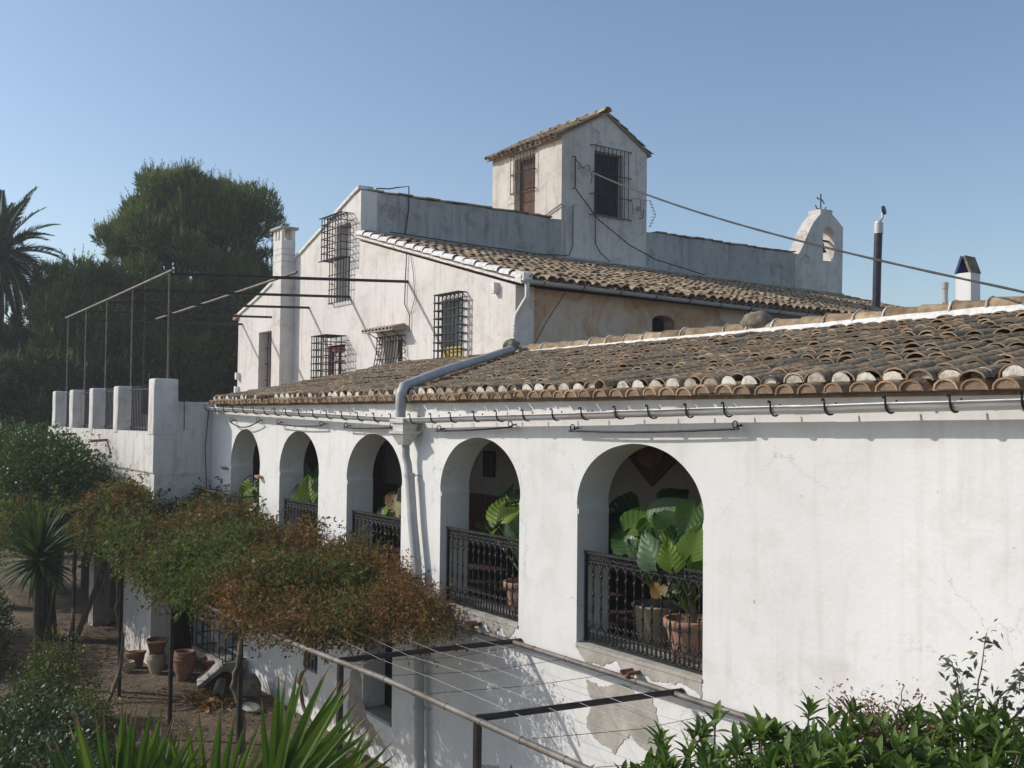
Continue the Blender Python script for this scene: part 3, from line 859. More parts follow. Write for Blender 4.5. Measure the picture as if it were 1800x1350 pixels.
def pot_mesh(kind, h_, r_):
    b = MB()
    if kind == 'rim':
        pr = [(.001, 0), (r_ * .66, 0), (r_ * .68, .01), (r_ * .92, h_ * .78), (r_ * .93, h_ * .80), (r_ * 1.03, h_ * .81), (r_ * 1.05, h_ * .97), (r_ * 1.02, h_), (r_ * .90, h_), (r_ * .88, h_ * .9), (.001, h_ * .88)]
    else:
        pr = [(.001, 0), (r_ * .7, 0), (r_ * .74, .015), (r_ * .97, h_ * .93), (r_ * 1.02, h_ * .95), (r_ * 1.02, h_), (r_ * .92, h_), (r_ * .9, h_ * .9), (.001, h_ * .88)]
    return b.lathe(pr, n=24)
def ear_plant(pot, kind, pmat, ph, pr, leaves, label, z0=2.30, stem=.25, extra=6):
    """leaves: (x, y, z, length, colour) of each blade's centre"""
    t = thing('elephant_ear_plant', label, 'potted plant', (pot[0], pot[1], z0), 'potted elephant ear plants in the gallery')
    b = pot_mesh(kind, ph, pr)
    b.v = [(v[0] + pot[0], v[1] + pot[1], v[2] + z0) for v in b.v]
    b.build('pot', pmat, t)
    base = Vector((pot[0], pot[1], z0 + ph * .88))
    st = MB(); st.tube([base, base + Vector((.01, 0, stem * .5)), base + Vector((-.02, .01, stem))], [.055, .05, .035], 10)
    st.build('stem', VINEW, t)
    ex = []
    for k in range(extra):
        x, y, z, L, c = random.choice(leaves)
        ex.append((x + random.gauss(0, .14), max(6.72, y + random.gauss(0, .10)), z + random.gauss(-.06, .12), L * random.uniform(.6, .9), random.choice('yydy')))
    for i, (x, y, z, L, c) in enumerate(leaves + ex):
        L *= .86
        c0 = Vector((x, y, z))
        out = Vector((x - pot[0], y - pot[1], 0))
        if out.length < .05: out = Vector((random.uniform(-1, 1), -.6, 0))
        out.normalize()
        face = (Vector((.55, -.75, .55)) + out * .35 + Vector((random.gauss(0, .3), random.gauss(0, .25), random.gauss(0, .3)))).normalized()
        tip = (Vector((out.x * .5 + random.gauss(0, .45), out.y * .3, random.choice((-.6, .85, .6, .95, .9)))))
        tip = (tip - face * tip.dot(face)).normalized()
        a = tip.cross(face)
        Mx = Matrix((a * L * random.uniform(.78, 1.05), tip * L, face * L * random.uniform(.6, 1.7))).transposed().to_4x4()
        att = c0 - tip * L * .3
        Mx.translation = att
        lf = link('leaf', random.choice(EAR[c]), t, mat=Mx)
        bs = base + Vector((random.gauss(0, .02), random.gauss(0, .02), stem * random.uniform(.3, .95)))
        mid = bs.lerp(att, .55) + Vector((0, 0, .12 * L))
        g = MB()
        pp = []
        for k in range(9):
            s_ = k / 8
            pp.append(bs * (1 - s_) ** 2 + mid * 2 * s_ * (1 - s_) + att * s_ * s_)
        g.tube(pp, [.016 - .009 * k / 8 for k in range(9)], 6)
        g.build('petiole', PET, t)
ear_plant((-7.45, 7.22), 'plain', POTB, .40, .26,
          [(-8.10, 7.28, 3.60, .50, 'd'), (-7.57, 7.12, 3.52, .36, 'd'), (-7.13, 6.98, 3.68, .42, 'g'), (-7.25, 6.92, 3.46, .34, 'd'), (-6.86, 6.72, 3.32, .44, 'd'), (-7.95, 7.0, 3.22, .36, 'd'), (-7.5, 7.5, 3.77, .42, 'd'), (-7.75, 7.25, 3.3, .3, 'd'), (-7.35, 6.85, 3.58, .40, 'y'), (-7.5, 6.8, 3.36, .36, 'd'), (-7.05, 6.75, 3.5, .38, 'y'), (-7.2, 6.74, 3.28, .34, 'g'), (-7.85, 7.05, 3.5, .4, 'd')],
          'large elephant ear plant in a beige pot behind the widest arch')
ear_plant((-6.72, 6.95), 'rim', CLAYP, .40, .25,
          [(-7.0, 7.05, 3.72, .36, 'd'), (-6.59, 6.8, 3.66, .42, 'd'), (-6.86, 6.8, 3.55, .36, 'y'), (-6.84, 6.53, 3.34, .40, 'g'), (-6.56, 6.52, 3.32, .32, 'y'), (-6.76, 6.7, 3.44, .36, 'd'), (-6.39, 6.64, 3.45, .34, 'y'), (-6.3, 6.9, 3.35, .34, 'd'), (-6.75, 6.55, 3.0, .22, 'b'), (-6.42, 6.75, 3.25, .26, 'y')],
          'bushy elephant ear plant in a rimmed terracotta pot leaning over the widest arch railing')
ear_plant((-9.42, 6.98), 'rim', CLAYP, .38, .23,
          [(-10.1, 7.2, 3.50, .42, 'd'), (-9.95, 7.1, 3.56, .38, 'd'), (-9.70, 6.82, 3.50, .46, 'y'), (-9.55, 7.0, 3.59, .35, 'd'), (-10.25, 7.0, 3.28, .34, 'd'), (-9.39, 6.72, 3.46, .28, 'y'), (-9.75, 7.2, 3.66, .3, 'g'), (-9.3, 6.85, 3.35, .34, 'd'), (-9.2, 7.0, 3.6, .35, 'd'), (-9.8, 6.8, 3.2, .25, 'y')],
          'elephant ear plant in a terracotta pot behind the arch right of the downpipe')
ear_plant((-12.15, 7.0), 'rim', CLAY, .34, .2,
          [(-12.5, 6.95, 3.38, .38, 'b'), (-12.15, 6.8, 3.30, .40, 'b'), (-12.2, 6.95, 3.48, .34, 'g'), (-12.4, 7.1, 3.46, .34, 'g'), (-11.95, 6.85, 3.55, .3, 'g'), (-12.3, 6.7, 3.22, .3, 'y')],
          'browning elephant ear plant behind the arch left of the downpipe')
ear_plant((-15.1, 6.95), 'rim', CLAY, .36, .2,
          [(-15.5, 6.92, 3.66, .5, 'g'), (-15.2, 7.0, 3.60, .45, 'd'), (-15.65, 6.78, 3.46, .48, 'd'), (-14.85, 6.72, 3.40, .5, 'y'), (-15.3, 6.85, 3.36, .4, 'd'), (-15.0, 7.0, 3.48, .34, 'd'), (-14.7, 6.85, 3.5, .36, 'g'), (-15.15, 6.72, 3.28, .36, 'y')],
          'broad elephant ear plant behind the second arch from the terrace')
ear_plant((-17.0, 6.72), 'rim', CLAY, .34, .19,
          [(-17.1, 6.55, 3.26, .45, 'y'), (-17.3, 6.85, 3.42, .4, 'd'), (-16.85, 6.5, 3.18, .26, 'y'), (-17.5, 6.7, 3.42, .22, 'b'), (-16.75, 6.75, 3.38, .34, 'd'), (-16.9, 6.6, 3.02, .3, 'd')],
          'bright green elephant ear plant in the arch with the small balcony')
# ------------------------------------------------------------------ main house
XW, XR, YG, YE = -14.64, -20.8, 10.6, 28.55
house = thing('main_house', 'tall whitewashed farmhouse with caged windows on its gable and an ochre side wall', 'building', (-20, 10.6, 0))
SH = .27
def hz(x): return 7.03 + SH * (XW - x)
left_pts = [(-28.5, 7.53), (-26.9, 7.93), (-25.2, 8.45), (-23.6, 8.98), (-22.2, 9.45), (-21.25, 9.78)]
outer = [(-28.5, -.3), (XW, -.3), (XW, hz(XW) - .03), (XR + .001, hz(XR) - .03), (XR + .001, 9.86)] + left_pts[::-1]
WIN_U = (-22.05, -21.30, 7.36, 9.2); WIN_R = (-17.14, -16.43, 5.55, 6.95); WIN_M = (-19.55, -18.75, 5.0, 6.28)
WIN_L = (-22.42, -21.49, 4.6, 6.31); WIN_T = (-26.9, -25.85, 4.0, 6.93)
gw = plate(outer, [rect(*q) for q in (WIN_U, WIN_R, WIN_M, WIN_L, WIN_T)], .42, lambda p, q, d: (p, YG + d, q)).build('gable_wall', GABLE, house)
fix_normals(gw)
# long ochre wall with a small arched niche window
ni = [(14.0, 6.2)] + [(14.62, 6.2)] + [(14.31 + .31 * math.cos(math.pi * k / 8), 6.58 + .13 * math.sin(math.pi * k / 8)) for k in range(9)]
sw = plate([(YG + .42, -.3), (YE, -.3), (YE, 6.98), (YG + .42, 6.98)], [ni], .4, lambda p, q, d: (XW - d, p, q)).build('side_wall', TAN, house)
fix_normals(sw)
# thin whitewashed return on the corner, standing just proud of the wall
MB().box(XW - .3, XW + .004, YG + .003, YG + .12, 3, 6.95).build('corner_strip', GABLE, house)
nw = MB().box(XW - .36, XW - .3, 13.95, 14.66, 6.15, 6.75).build('window', DARK, house)
MB().add([(XW - .29, 14.05, 6.2), (XW - .05, 14.02, 6.2), (XW - .05, 14.02, 6.62), (XW - .29, 14.05, 6.66), (XW - .29, 14.08, 6.2), (XW - .05, 14.05, 6.2), (XW - .05, 14.05, 6.62), (XW - .29, 14.08, 6.66)],
         [(0, 1, 2, 3), (7, 6, 5, 4), (0, 4, 5, 1), (1, 5, 6, 2), (2, 6, 7, 3), (3, 7, 4, 0)]).build('shutter', GREENWOOD, nw)
MB().box(-28.5, XW, YE - .4, YE - .02, -.3, 7.0).build('rear_wall', GABLE, house)
MB().box(-28.5, -28.1, YG + .43, YE - .41, -.3, 7.5).build('far_side_wall', GABLE, house)
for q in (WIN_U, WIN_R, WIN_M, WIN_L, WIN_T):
    MB().box(q[0] - .05, q[1] + .05, YG + .425, YG + .47, q[2] - .05, q[3] + .05).build('window_dark_backing', DARK, house)  # thin black sheets; the unlit rooms are painted into their colour
# far slope of the roof
MB().add([(-28.7, 10.75, 7.5), (-28.7, YE, 7.5), (XR - .36, YE, 9.55), (XR - .36, 10.75, 9.55), (-28.7, 10.75, 7.38), (-28.7, YE, 7.38), (XR - .36, YE, 9.43), (XR - .36, 10.75, 9.43)],
         [(0, 1, 2, 3), (7, 6, 5, 4), (0, 4, 5, 1), (1, 5, 6, 2), (2, 6, 7, 3), (3, 7, 4, 0)]).build('far_roof_slope', HTILEI, house)
# coping along the falling gable edge
cp = MB()
lp = left_pts + [(-20.85, 9.9)]
vs = []
fine = []
for i in range(len(lp) - 1):
    for k in range(6):
        s_ = k / 6
        fine.append((lp[i][0] * (1 - s_) + lp[i + 1][0] * s_, lp[i][1] * (1 - s_) + lp[i + 1][1] * s_))
fine.append(lp[-1])
for i, (x, z) in enumerate(fine):
    dz = .012 * wob(x, 5)
    vs += [(x, 10.55, z - .0 + dz), (x, 10.55, z + .075 + dz), (x, 10.95, z + .09 + dz), (x, 10.95, z)]
fs = [(i * 4 + j, i * 4 + (j + 1) % 4, i * 4 + 4 + (j + 1) % 4, i * 4 + 4 + j) for i in range(len(fine) - 1) for j in range(4)]
cp.add(vs, fs + [(0, 1, 2, 3), (len(vs) - 4, len(vs) - 1, len(vs) - 2, len(vs) - 3)]).build('gable_coping', MORTARW, house)
MB().obox((-28.62, 10.72, 7.5), (.14, 0, .02), (0, .2, 0), (0, 0, .07)).build('eave_end_tile', CLAYP, house)

def w_frame(q, y, mat, cols=1, rows=1, fr=.06, pane=GLASS, name='window'):
    x0, x1, z0, z1 = q
    f_ = MB()
    f_.box(x0, x0 + fr, y, y + .05, z0, z1); f_.box(x1 - fr, x1, y, y + .05, z0, z1)
    f_.box(x0 + fr, x1 - fr, y, y + .05, z1 - fr, z1); f_.box(x0 + fr, x1 - fr, y, y + .05, z0, z0 + fr)
    for k in range(1, cols):
        x = x0 + (x1 - x0) * k / cols; f_.box(x - .016, x + .016, y + .004, y + .045, z0 + fr, z1 - fr)
    for k in range(1, rows):
        z = z0 + (z1 - z0) * k / rows; f_.box(x0 + fr, x1 - fr, y + .008, y + .04, z - .014, z + .014)
    o = f_.build(name, mat, house)
    MB().box(x0 + fr * .5, x1 - fr * .5, y + .052, y + .058, z0 + .02, z1 - .02).build('pane', pane, o)
    return o
# upper window with a two-stage cage
wu = MB().box(WIN_U[0] + .42, WIN_U[1] - .004, YG + .14, YG + .18, WIN_U[2] + .0, WIN_U[3]).build('shutter', WOOD, house)
MB().box(WIN_U[0] + .004, WIN_U[0] + .41, YG + .22, YG + .25, WIN_U[2], WIN_U[3]).build('shutter', CURTAIN, house)
ug = grille(house, -22.2, -21.17, 8.33, 9.37, 10.28, 7, 6, .012, yb=10.6, top=True)
g = MB()
for k in range(8):
    x = -22.2 + 1.03 * k / 7
    g.tube([(x, 10.28, 8.33), (x, 10.5, 8.33)], .012, 5); g.tube([(x, 10.5, 8.33), (x, 10.5, 7.30)], .012, 5)
for z in (8.33, 8.0, 7.65, 7.32): g.tube([(-22.25, 10.495, z), (-21.13, 10.495, z)], .013, 5)
for x in (-22.2, -21.17):
    g.tube([(x, 10.5, 7.32), (x, 10.62, 7.32)], .012, 5); g.tube([(x, 10.5, 7.8), (x, 10.62, 7.8)], .012, 5)
g.tube([(-22.35, 10.28, 8.325), (-21.15, 10.28, 8.325)], .016, 5); g.tube([(-22.35, 10.28, 9.375), (-21.15, 10.28, 9.375)], .016, 5)
g.build('window_grille', IRON, house)
# right window: deep cage, yellow board, green shutter
grille(house, -17.12, -16.25, 5.6, 7.03, 10.40, 6, 9, .014, yb=10.6, top=True)
MB().box(WIN_R[0] + .01, WIN_R[1] - .005, YG + .02, YG + .05, 5.55, 6.0).build('yellow_board', YELLOW, house)
MB().box(WIN_R[1] - .13, WIN_R[1] - .09, YG + .05, YG + .4, 5.55, 6.93).build('shutter', GREENWOOD, house)
MB().box(WIN_R[0] + .005, WIN_R[0] + .26, YG + .30, YG + .33, 6.03, 6.94).build('shutter', CURTAIN, house)
# middle window: bulging grille under a small tiled hood
g = MB()
def bulge(z): 
    s_ = max(0, min(1, (6.36 - z) / 1.3)); return .10 + .34 * s_ ** 2.2
for k in range(10):
    x = -19.72 + 1.1 * k / 9
    g.tube([(x, YG - bulge(z), z) for z in [6.36 - 1.4 * j / 12 for j in range(13)]], .011, 5)
for z in (6.34, 5.85, 5.4, 5.05): g.tube([(-19.72, YG - bulge(z) - .01, z), (-18.62, YG - bulge(z) - .01, z)], .012, 5)
for x in (-19.72, -18.62):
    for z in (6.34, 5.85, 5.4): g.tube([(x, YG - bulge(z), z), (x, YG, z)], .011, 5)
    for zc, rr in ((6.15, .055), (6.0, .05), (5.68, .07), (5.55, .05), (5.3, .08)):
        yc = YG - bulge(zc) * .5
        g.tube([(x, yc + rr * math.cos(a), zc + rr * math.sin(a)) for a in [math.pi * 2 * j / 10 for j in range(10)]], .009, 5, close=True)
g.build('window_grille', IRON, house)
w_frame((WIN_M[0] + .32, WIN_M[1], 5.0, 6.27), YG + .16, WOOD, 2, 3)
MB().box(WIN_M[0] + .003, WIN_M[0] + .31, YG + .2, YG + .23, 5.0, 6.27).build('shutter', CURTAIN, house)
hood = MB().add([(-19.95, 10.24, 6.43), (-18.56, 10.24, 6.43), (-18.56, 10.597, 6.47), (-19.95, 10.597, 6.47), (-19.95, 10.24, 6.46), (-18.56, 10.24, 6.46), (-18.56, 10.597, 6.56), (-19.95, 10.597, 6.56)],
               [(0, 3, 2, 1), (4, 5, 6, 7), (0, 1, 5, 4), (1, 2, 6, 5), (2, 3, 7, 6), (3, 0, 4, 7)]).build('window_hood', CEMENT, house)
ht = barrel('hood_tile', [CLAYP, MORTARW], L=.34, w0=.15, w1=.13, h=.06)
th2 = math.atan(.28)
for k in range(9):
    link('hood_tile', ht, hood, mat=frame(Vector((-19.86 + k * .158, 10.22, 6.462)), A_, Vector((0, math.cos(th2), math.sin(th2))), Vector((0, -math.sin(th2), math.cos(th2))), 0, -.02, random.gauss(0, .02)))
for x in (-19.7, -19.15, -18.65): MB().tube([(x, 10.27, 6.43), (x, 10.45, 6.34), (x, 10.6, 6.18)], .012, 5).build('hood_bracket', IRON, hood)
# left window: big box cage
grille(house, -22.2, -21.43, 4.7, 6.5, 10.07, 6, 11, .012, yb=10.6, top=True)
w_frame((WIN_L[0] + .02, WIN_L[1], 4.6, 6.26), YG + .05, REDWOOD, 2, 5, .10, CURTAIN)
# tall window near the corner
g = MB()
for k in range(5):
    x = -26.72 + k * .2; g.tube([(x, YG + .2, 4.0), (x, YG + .2, 6.9)], .013, 5)
for z in (6.5, 6.05, 5.6, 5.15, 4.7): g.tube([(-26.88, YG + .19, z), (-25.87, YG + .19, z)], .014, 5)
g.build('window_grille', IRON, house)
MB().box(WIN_T[0] + .004, WIN_T[1] - .004, YG + .34, YG + .40, 4.0, 6.92).build('shutter', WOOD, house)
# small white lamps / boxes on the gable
for x, z in ((-15.22, 7.0), (-28.35, 5.75), (-28.4, 5.35)):
    MB().obox((x, 10.54, z), (.055, 0, 0), (0, .058, 0), (0, 0, .1)).build('wall_lamp', MORTARW, house)
# chimney on the gable
ch = MB().box(-25.05, -24.5, 10.22, 10.597, 3.5, 9.18).build('chimney', GABLE, house)
for x0, x1 in ((-25.05, -24.92), (-24.83, -24.72), (-24.63, -24.5)):
    for y0, y1 in ((10.22, 10.3), (10.5, 10.59)): MB().box(x0, x1, y0, y1, 9.18, 9.47).build('chimney_pillar', GABLE, ch)
MB().box(-25.12, -24.43, 10.15, 10.66, 9.47, 9.53).build('chimney_cap', CEMENT, ch)
for z in (8.95, 8.8, 8.62): MB().box(-25.055, -24.495, 10.215, 10.59, z, z + .012).build('brick_joint', CEMENT, ch)
# roof of the house
ths = math.atan(SH)
Sh, Nh, Ah = Vector((-math.cos(ths), 0, math.sin(ths))), Vector((math.sin(ths), 0, math.cos(ths))), Vector((0, 1, 0))
EH = Vector((-14.30, 10.72, 7.03 - SH * .34 + .10))
def hd(x): return EH.z + SH * (EH.x - x)
hroof = MB().add([(-14.36, 10.55, hd(-14.36)), (-14.36, YE, hd(-14.36)), (XR, YE, hd(XR)), (XR, 10.55, hd(XR)), (-14.36, 10.55, hd(-14.36) - .07), (-14.36, YE, hd(-14.36) - .07), (XR, YE, hd(XR) - .09), (XR, 10.55, hd(XR) - .09)],
                 [(0, 1, 2, 3), (7, 6, 5, 4), (0, 4, 5, 1), (1, 5, 6, 2), (2, 6, 7, 3), (3, 7, 4, 0)]).build('roof', MORTARB, house)
tile_roof(hroof, EH, Ah, Sh, Nh, 80, .2225, 17, .385, HTILEO, HTILEI, lift=.05, jit=1.3)
vt = barrel('verge_tile', [HTILEO, RIM, MORTARW], L=.46, w0=.20, w1=.17, h=.095, white_side=True)
L_ = 0
while L_ < 6.5:
    o = Vector((-14.36, 10.60, hd(-14.36))) + Sh * L_ + Nh * .05
    link('verge_tile', vt, hroof, mat=frame(o, Ah, Sh, Nh, random.gauss(-.15, .04), -.05, random.gauss(0, .03)))
    L_ += .40
MB().obox((-14.42, 10.62, 7.13), (.13, 0, -.03), (0, .10, 0), (.01, 0, .09)).build('verge_end_block', MORTARW, hroof)
g = MB()
L_ = [Vector((-14.36, 10.53, hd(-14.36) - .03)) + Sh * (6.7 * k / 30) + Vector((0, .008 * wob(k, .9), .012 * wob(k, .7, 3))) for k in range(31)]
vs = []
for p in L_: vs += [p, p + Vector((0, 0, -.03)), p + Vector((0, .09, -.05)), p + Vector((0, .09, .06))]
g.add(vs, [(i * 4 + j, i * 4 + (j + 1) % 4, i * 4 + 4 + (j + 1) % 4, i * 4 + 4 + j) for i in range(30) for j in range(4)]).build('verge_mortar', MORTARW, hroof)
# flashing bed where the roof meets the parapet
MB().box(XR + .001, XR + .16, 10.62, YE, hd(XR) + .0, hd(XR) + .12).build('flashing', CEMENT, hroof)
# house gutter
hg = MB(); vs = []; seg = 8; n = 24
for i in range(n + 1):
    y = 10.45 + (27.5 - 10.45) * i / n
    zc = 7.05 - .009 * (y - 10.5) 
    for k in range(seg + 1):
        a = math.pi + math.pi * k / seg
        vs.append((-14.22 + .065 * math.cos(a), y, zc + .065 * math.sin(a)))
hg.add(vs, [(i * 9 + k, i * 9 + k + 1, i * 9 + 10 + k, i * 9 + 9 + k) for i in range(n) for k in range(seg)], smooth=True)
hg.build('gutter', PVC, house)
hb = MB().tube([(-.43, 0, .06), (-.07, 0, .02)] + [(.073 * math.cos(a), 0, .073 * math.sin(a)) for a in [math.pi + math.pi * j / 8 for j in range(9)]], .008, 5).mesh('gutter_bracket', IRON)
for k in range(16): link('gutter_bracket', hb, house, mat=Matrix.Translation((-14.22, 10.9 + k * .92, 7.05 - .009 * (.4 + k * .92))))
g = MB()
g.tube([(-14.22, 10.55, 7.02), (-14.2, 10.54, 6.74), (-14.26, 10.52, 6.66), (-14.4, 10.5, 6.5), (-14.45, 10.48, 6.42), (-14.45, 10.46, 6.2), (-14.45, 10.44, 5.88)], .045, 10)
g.build('downpipe', ZINC, house)
MB().tube([(-14.25, 11.6, 7.1), (-14.45, 11.2, 6.4), (-14.55, 10.95, 5.9)], .009, 5).build('stay_rod', CABLE, house)
# loose cables down the gable
MB().tube([(-18.55, 10.56, 8.35), (-18.6, 10.56, 7.5), (-18.62, 10.56, 7.0), (-18.4, 10.56, 6.75), (-18.4, 10.56, 6.4)], .011, 5).build('wall_cable', BLACKC, house)
MB().tube([(-18.5, 10.57, 8.3), (-18.3, 10.57, 7.7), (-18.2, 10.57, 7.1), (-18.36, 10.57, 6.78)], .007, 5).build('wall_cable', CABLE, house)

# ------------------------------------------------------------------ parapet on the ridge
par = thing('roof_parapet', 'long weathered blue-grey parapet wall rising behind the house roof', 'wall', (XR, 19, 8.7))
ys = [10.62 + (26.55 - 10.62) * k / 60 for k in range(61)]
toppts = [(y, 9.85 + .012 * (y - 10.6) + .035 * wob(y, 1.7) + .02 * wob(y, 5, 8)) for y in ys]
outer = [(10.603, 7.5), (28.5, 7.5), (28.5, 9.6), (26.6, 9.75)] + toppts[::-1]
o = MB()
o.prism(outer, lambda p, q, d: (XR - d, p, q), 0, .34)
pw = o.build('wall', PARAPET, par)
ct = [MB().obox((0, 0, 0), (.21, 0, 0), (0, .2, 0), (0, 0, .018)).mesh('coping_tile', HTILEO)]
y = 11.0
while y < 26.3:
    if not 16.3 < y < 19.9:
        z = 9.85 + .012 * (y - 10.6) + .03 * wob(y, 1.7) + .035
        link('coping_tile', ct[0], par, mat=Matrix.Translation((XR - .17 + random.gauss(0, .012), y, z)) @ Matrix.Rotation(random.gauss(0, .03) + .05, 4, 'X') @ Matrix.Rotation(random.gauss(0, .04), 4, 'Z'))
    y += .385
pp = MB(); pp.tube([(XR - .17, 11.05, 9.9), (XR - .17, 11.1, 10.0), (XR - .1, 11.4, 10.02), (XR - .1, 11.6, 10.08), (XR + .03, 11.85, 10.12), (XR + .03, 11.86, 9.6), (XR + .03, 11.75, 8.85)], .016, 6)
pp.build('water_pipe', STEEL, par)

# ------------------------------------------------------------------ roof tower
tw = thing('roof_tower', 'square white roof tower with tiled gable roof and two barred windows', 'tower', (-22.4, 18.07, 8.5))
TX0, TX1, TY0, TY1, TZ = -24.03, XR + .03, 16.52, 19.62, 12.17
TP = (18.07, 13.02)
wx = plate([(TY0, 7.6), (TY1, 7.6), (TY1, TZ), TP, (TY0, TZ)], [rect(17.66, 18.72, 10.22, 11.98)], .35, lambda p, q, d: (TX1 - d, p, q)).build('gable_wall', TOWERW, tw)
fix_normals(wx)
wy = plate([(TX0, 7.6), (TX1 - .35, 7.6), (TX1 - .35, TZ), (TX0, TZ)], [rect(-22.93, -21.95, 9.6, 11.95)], .35, lambda p, q, d: (p, TY0 + d, q))
wy.box(TX1 - .35, TX1 - .001, TY0 + .001, TY0 + .02, 7.6, TZ - .01)
wy = wy.build('front_wall', TOWERW, tw); fix_normals(wy)
MB().box(TX0, TX0 + .35, TY0 + .36, TY1 - .02, 7.6, TZ).build('far_wall', TOWERW, tw)
MB().box(TX0 + .01, TX1 - .36, TY1 - .35, TY1, 7.6, TZ).build('rear_wall', TOWERW, tw)
# windows
wn = MB()
for k in range(4): wn.box(-22.93 + .245 * k + .003, -22.93 + .245 * (k + 1) - .003, TY0 + .2, TY0 + .24, 9.6, 11.94)
wn.box(-22.93, -21.95, TY0 + .18, TY0 + .199, 11.0, 11.1)
wn.build('shutter', WOOD, tw)
g = MB()
for k in range(8):
    x = -22.98 + 1.08 * k / 7; g.tube([(x, TY0 - .10, 10.95), (x, TY0 - .10, 12.06)], .012, 5)
for z in (10.97, 11.5, 12.05):
    g.tube([(-22.98, TY0 - .105, z), (-21.9, TY0 - .105, z), (-21.9, TY0 + .0, z)], .013, 5); g.tube([(-22.98, TY0 - .105, z), (-22.98, TY0, z)], .013, 5)
g.build('window_grille', IRON, tw)
wn = MB()
for k in range(4): wn.box(TX1 - .26, TX1 - .22, 17.66 + .265 * k + .003, 17.66 + .265 * (k + 1) - .003, 10.22, 11.97)
wn.build('shutter', DARK, tw)
g = MB()
for k in range(9):
    y = 17.64 + 1.2 * k / 8; g.tube([(TX1 + .09, y, 10.16), (TX1 + .09, y, 12.1)], .011, 5)
for z in (10.18, 10.75, 11.35, 12.09): g.tube([(TX1, 17.5, z), (TX1 + .09, 17.55, z), (TX1 + .09, 18.95, z), (TX1, 19.0, z)], .014, 5)
g.build('window_grille', IRON, tw)
MB().box(TX1 - .2, TX1 + .03, 17.6, 18.78, 10.17, 10.218).build('window_sill', TOWERW, tw)
# tower roof
TOWS = [(.26, (.13, .10, .07)), (.45, (.23, .18, .12)), (.6, (.33, .26, .18)), (.78, (.46, .39, .29))]
TOWO = M('tower_tile_piece', TOWS, 18, .95, .6, 50, rnd='obj', rstops=HR)
TOWI = M('tower_tile', TOWS, 18, .95, .6, 50, rnd='isl', rstops=HR)
st_ = (TP[1] - TZ) / (TP[0] - TY0)
tht = math.atan(st_)
tz0 = TZ - .17 * st_ + .05
def slab(y0, y1, z0, z1, nm):
    return MB().add([(TX0 - .1, y0, z0), (TX1 + .06, y0, z0), (TX1 + .06, y1, z1), (TX0 - .1, y1, z1), (TX0 - .1, y0, z0 - .05), (TX1 + .06, y0, z0 - .05), (TX1 + .06, y1, z1 - .05), (TX0 - .1, y1, z1 - .05)],
                    [(0, 1, 2, 3), (7, 6, 5, 4), (0, 4, 5, 1), (1, 5, 6, 2), (2, 6, 7, 3), (3, 7, 4, 0)]).build(nm, MORTARB, tw)
tr_ = slab(TY0 - .14, TP[0], TZ - .14 * st_ + .055, TP[1] + .055, 'roof')
s2 = slab(TY1 + .12, TP[0] + .002, TZ - .12 * st_ + .055, TP[1] + .055, 'rear_roof_slope')
St, Nt = Vector((0, math.cos(tht), math.sin(tht))), Vector((0, -math.sin(tht), math.cos(tht)))
tile_roof(tr_, Vector((TX0 - .02, TY0 - .2, TZ - .2 * st_ + .06)), A_, St, Nt, 15, .2225, 5, .36, TOWO, TOWI, lift=.045, jit=1.3)
St2, Nt2 = Vector((0, -math.cos(tht), math.sin(tht))), Vector((0, math.sin(tht), math.cos(tht)))
tile_roof(s2, Vector((TX1 - .04, TY1 + .16, TZ - .16 * st_ + .06)), Vector((-1, 0, 0)), St2, Nt2, 15, .2225, 5, .36, TOWO, TOWI, lift=.045, jit=1.3)
for k in range(8):
    link('ridge_tile', rt_, tr_, mat=Matrix.Translation((TX1 + .1 - k * .42, TP[0], TP[1] + .10)) @ Matrix.Rotation(math.pi / 2, 4, 'Z') @ Matrix.Rotation(-.03, 4, 'X'))
# cable bracket, cables and pipes on the tower
g = MB()
g.tube([(TX1 + .0, 16.9, 11.66), (TX1 + .10, 16.9, 11.66), (TX1 + .10, 16.9, 10.8), (TX1, 16.9, 10.8)], .02, 5)
g.tube([(TX1 + .10, 16.9, 11.6), (TX1 + .22, 17.05, 11.35)], .014, 5)
g.build('cable_bracket', IRON, tw)
MB().tube([(TX1 + .22, 17.05, 11.35), (TX1 + .12, 17.35, 11.5), (TX1 + .1, 17.5, 11.2), (TX1 + .1, 17.45, 11.0)], .012, 5).build('loop_cable', BLACKC, tw)
MB().tube([(TX1 + .06, 16.62, 10.3), (TX1 + .06, 16.62, 9.9), (TX1 + .06, 16.62, 8.92)], .022, 6).build('wall_pipe', PVC, tw)
MB().tube([(-22.0, TY0 - .05, 9.95), (TX1 + .06, TY0 - .05, 10.32), (TX1 + .06, 16.62, 10.3)], .022, 6).build('wall_pipe', PVC, tw)
MB().tube([(TX1 + .05, 16.88, 10.35), (TX1 + .05, 16.88, 9.25), (TX1 + .12, 16.7, 8.95), (TX1 + .3, 15.5, 8.85), (TX1 + .3, 13.5, 8.86), (TX1 + .3, 11.2, 8.9)], .014, 5).build('black_cable', BLACKC, tw)
MB().tube([(TX1 + .05, 17.66, 10.15), (TX1 + .05, 17.68, 9.4), (TX1 + .1, 17.8, 9.15), (TX1 + .25, 18.05, 8.9)], .014, 5).build('black_cable', BLACKC, tw)
MB().tube([(TX1 + .12, 16.9, 10.78), (TX1 + .14, 17.68, 10.05), (TX1 + .2, 18.8, 9.45), (TX1 + .3, 19.7, 9.13), (TX1 + .55, 21.4, 8.83)], .016, 5).build('black_cable', BLACKC, tw)
g = MB()   # antenna
ax = TX1 + .12
g.tube([(TX1, 19.35, 10.3), (ax, 19.35, 10.3), (ax, 19.4, 10.55)], .014, 5)
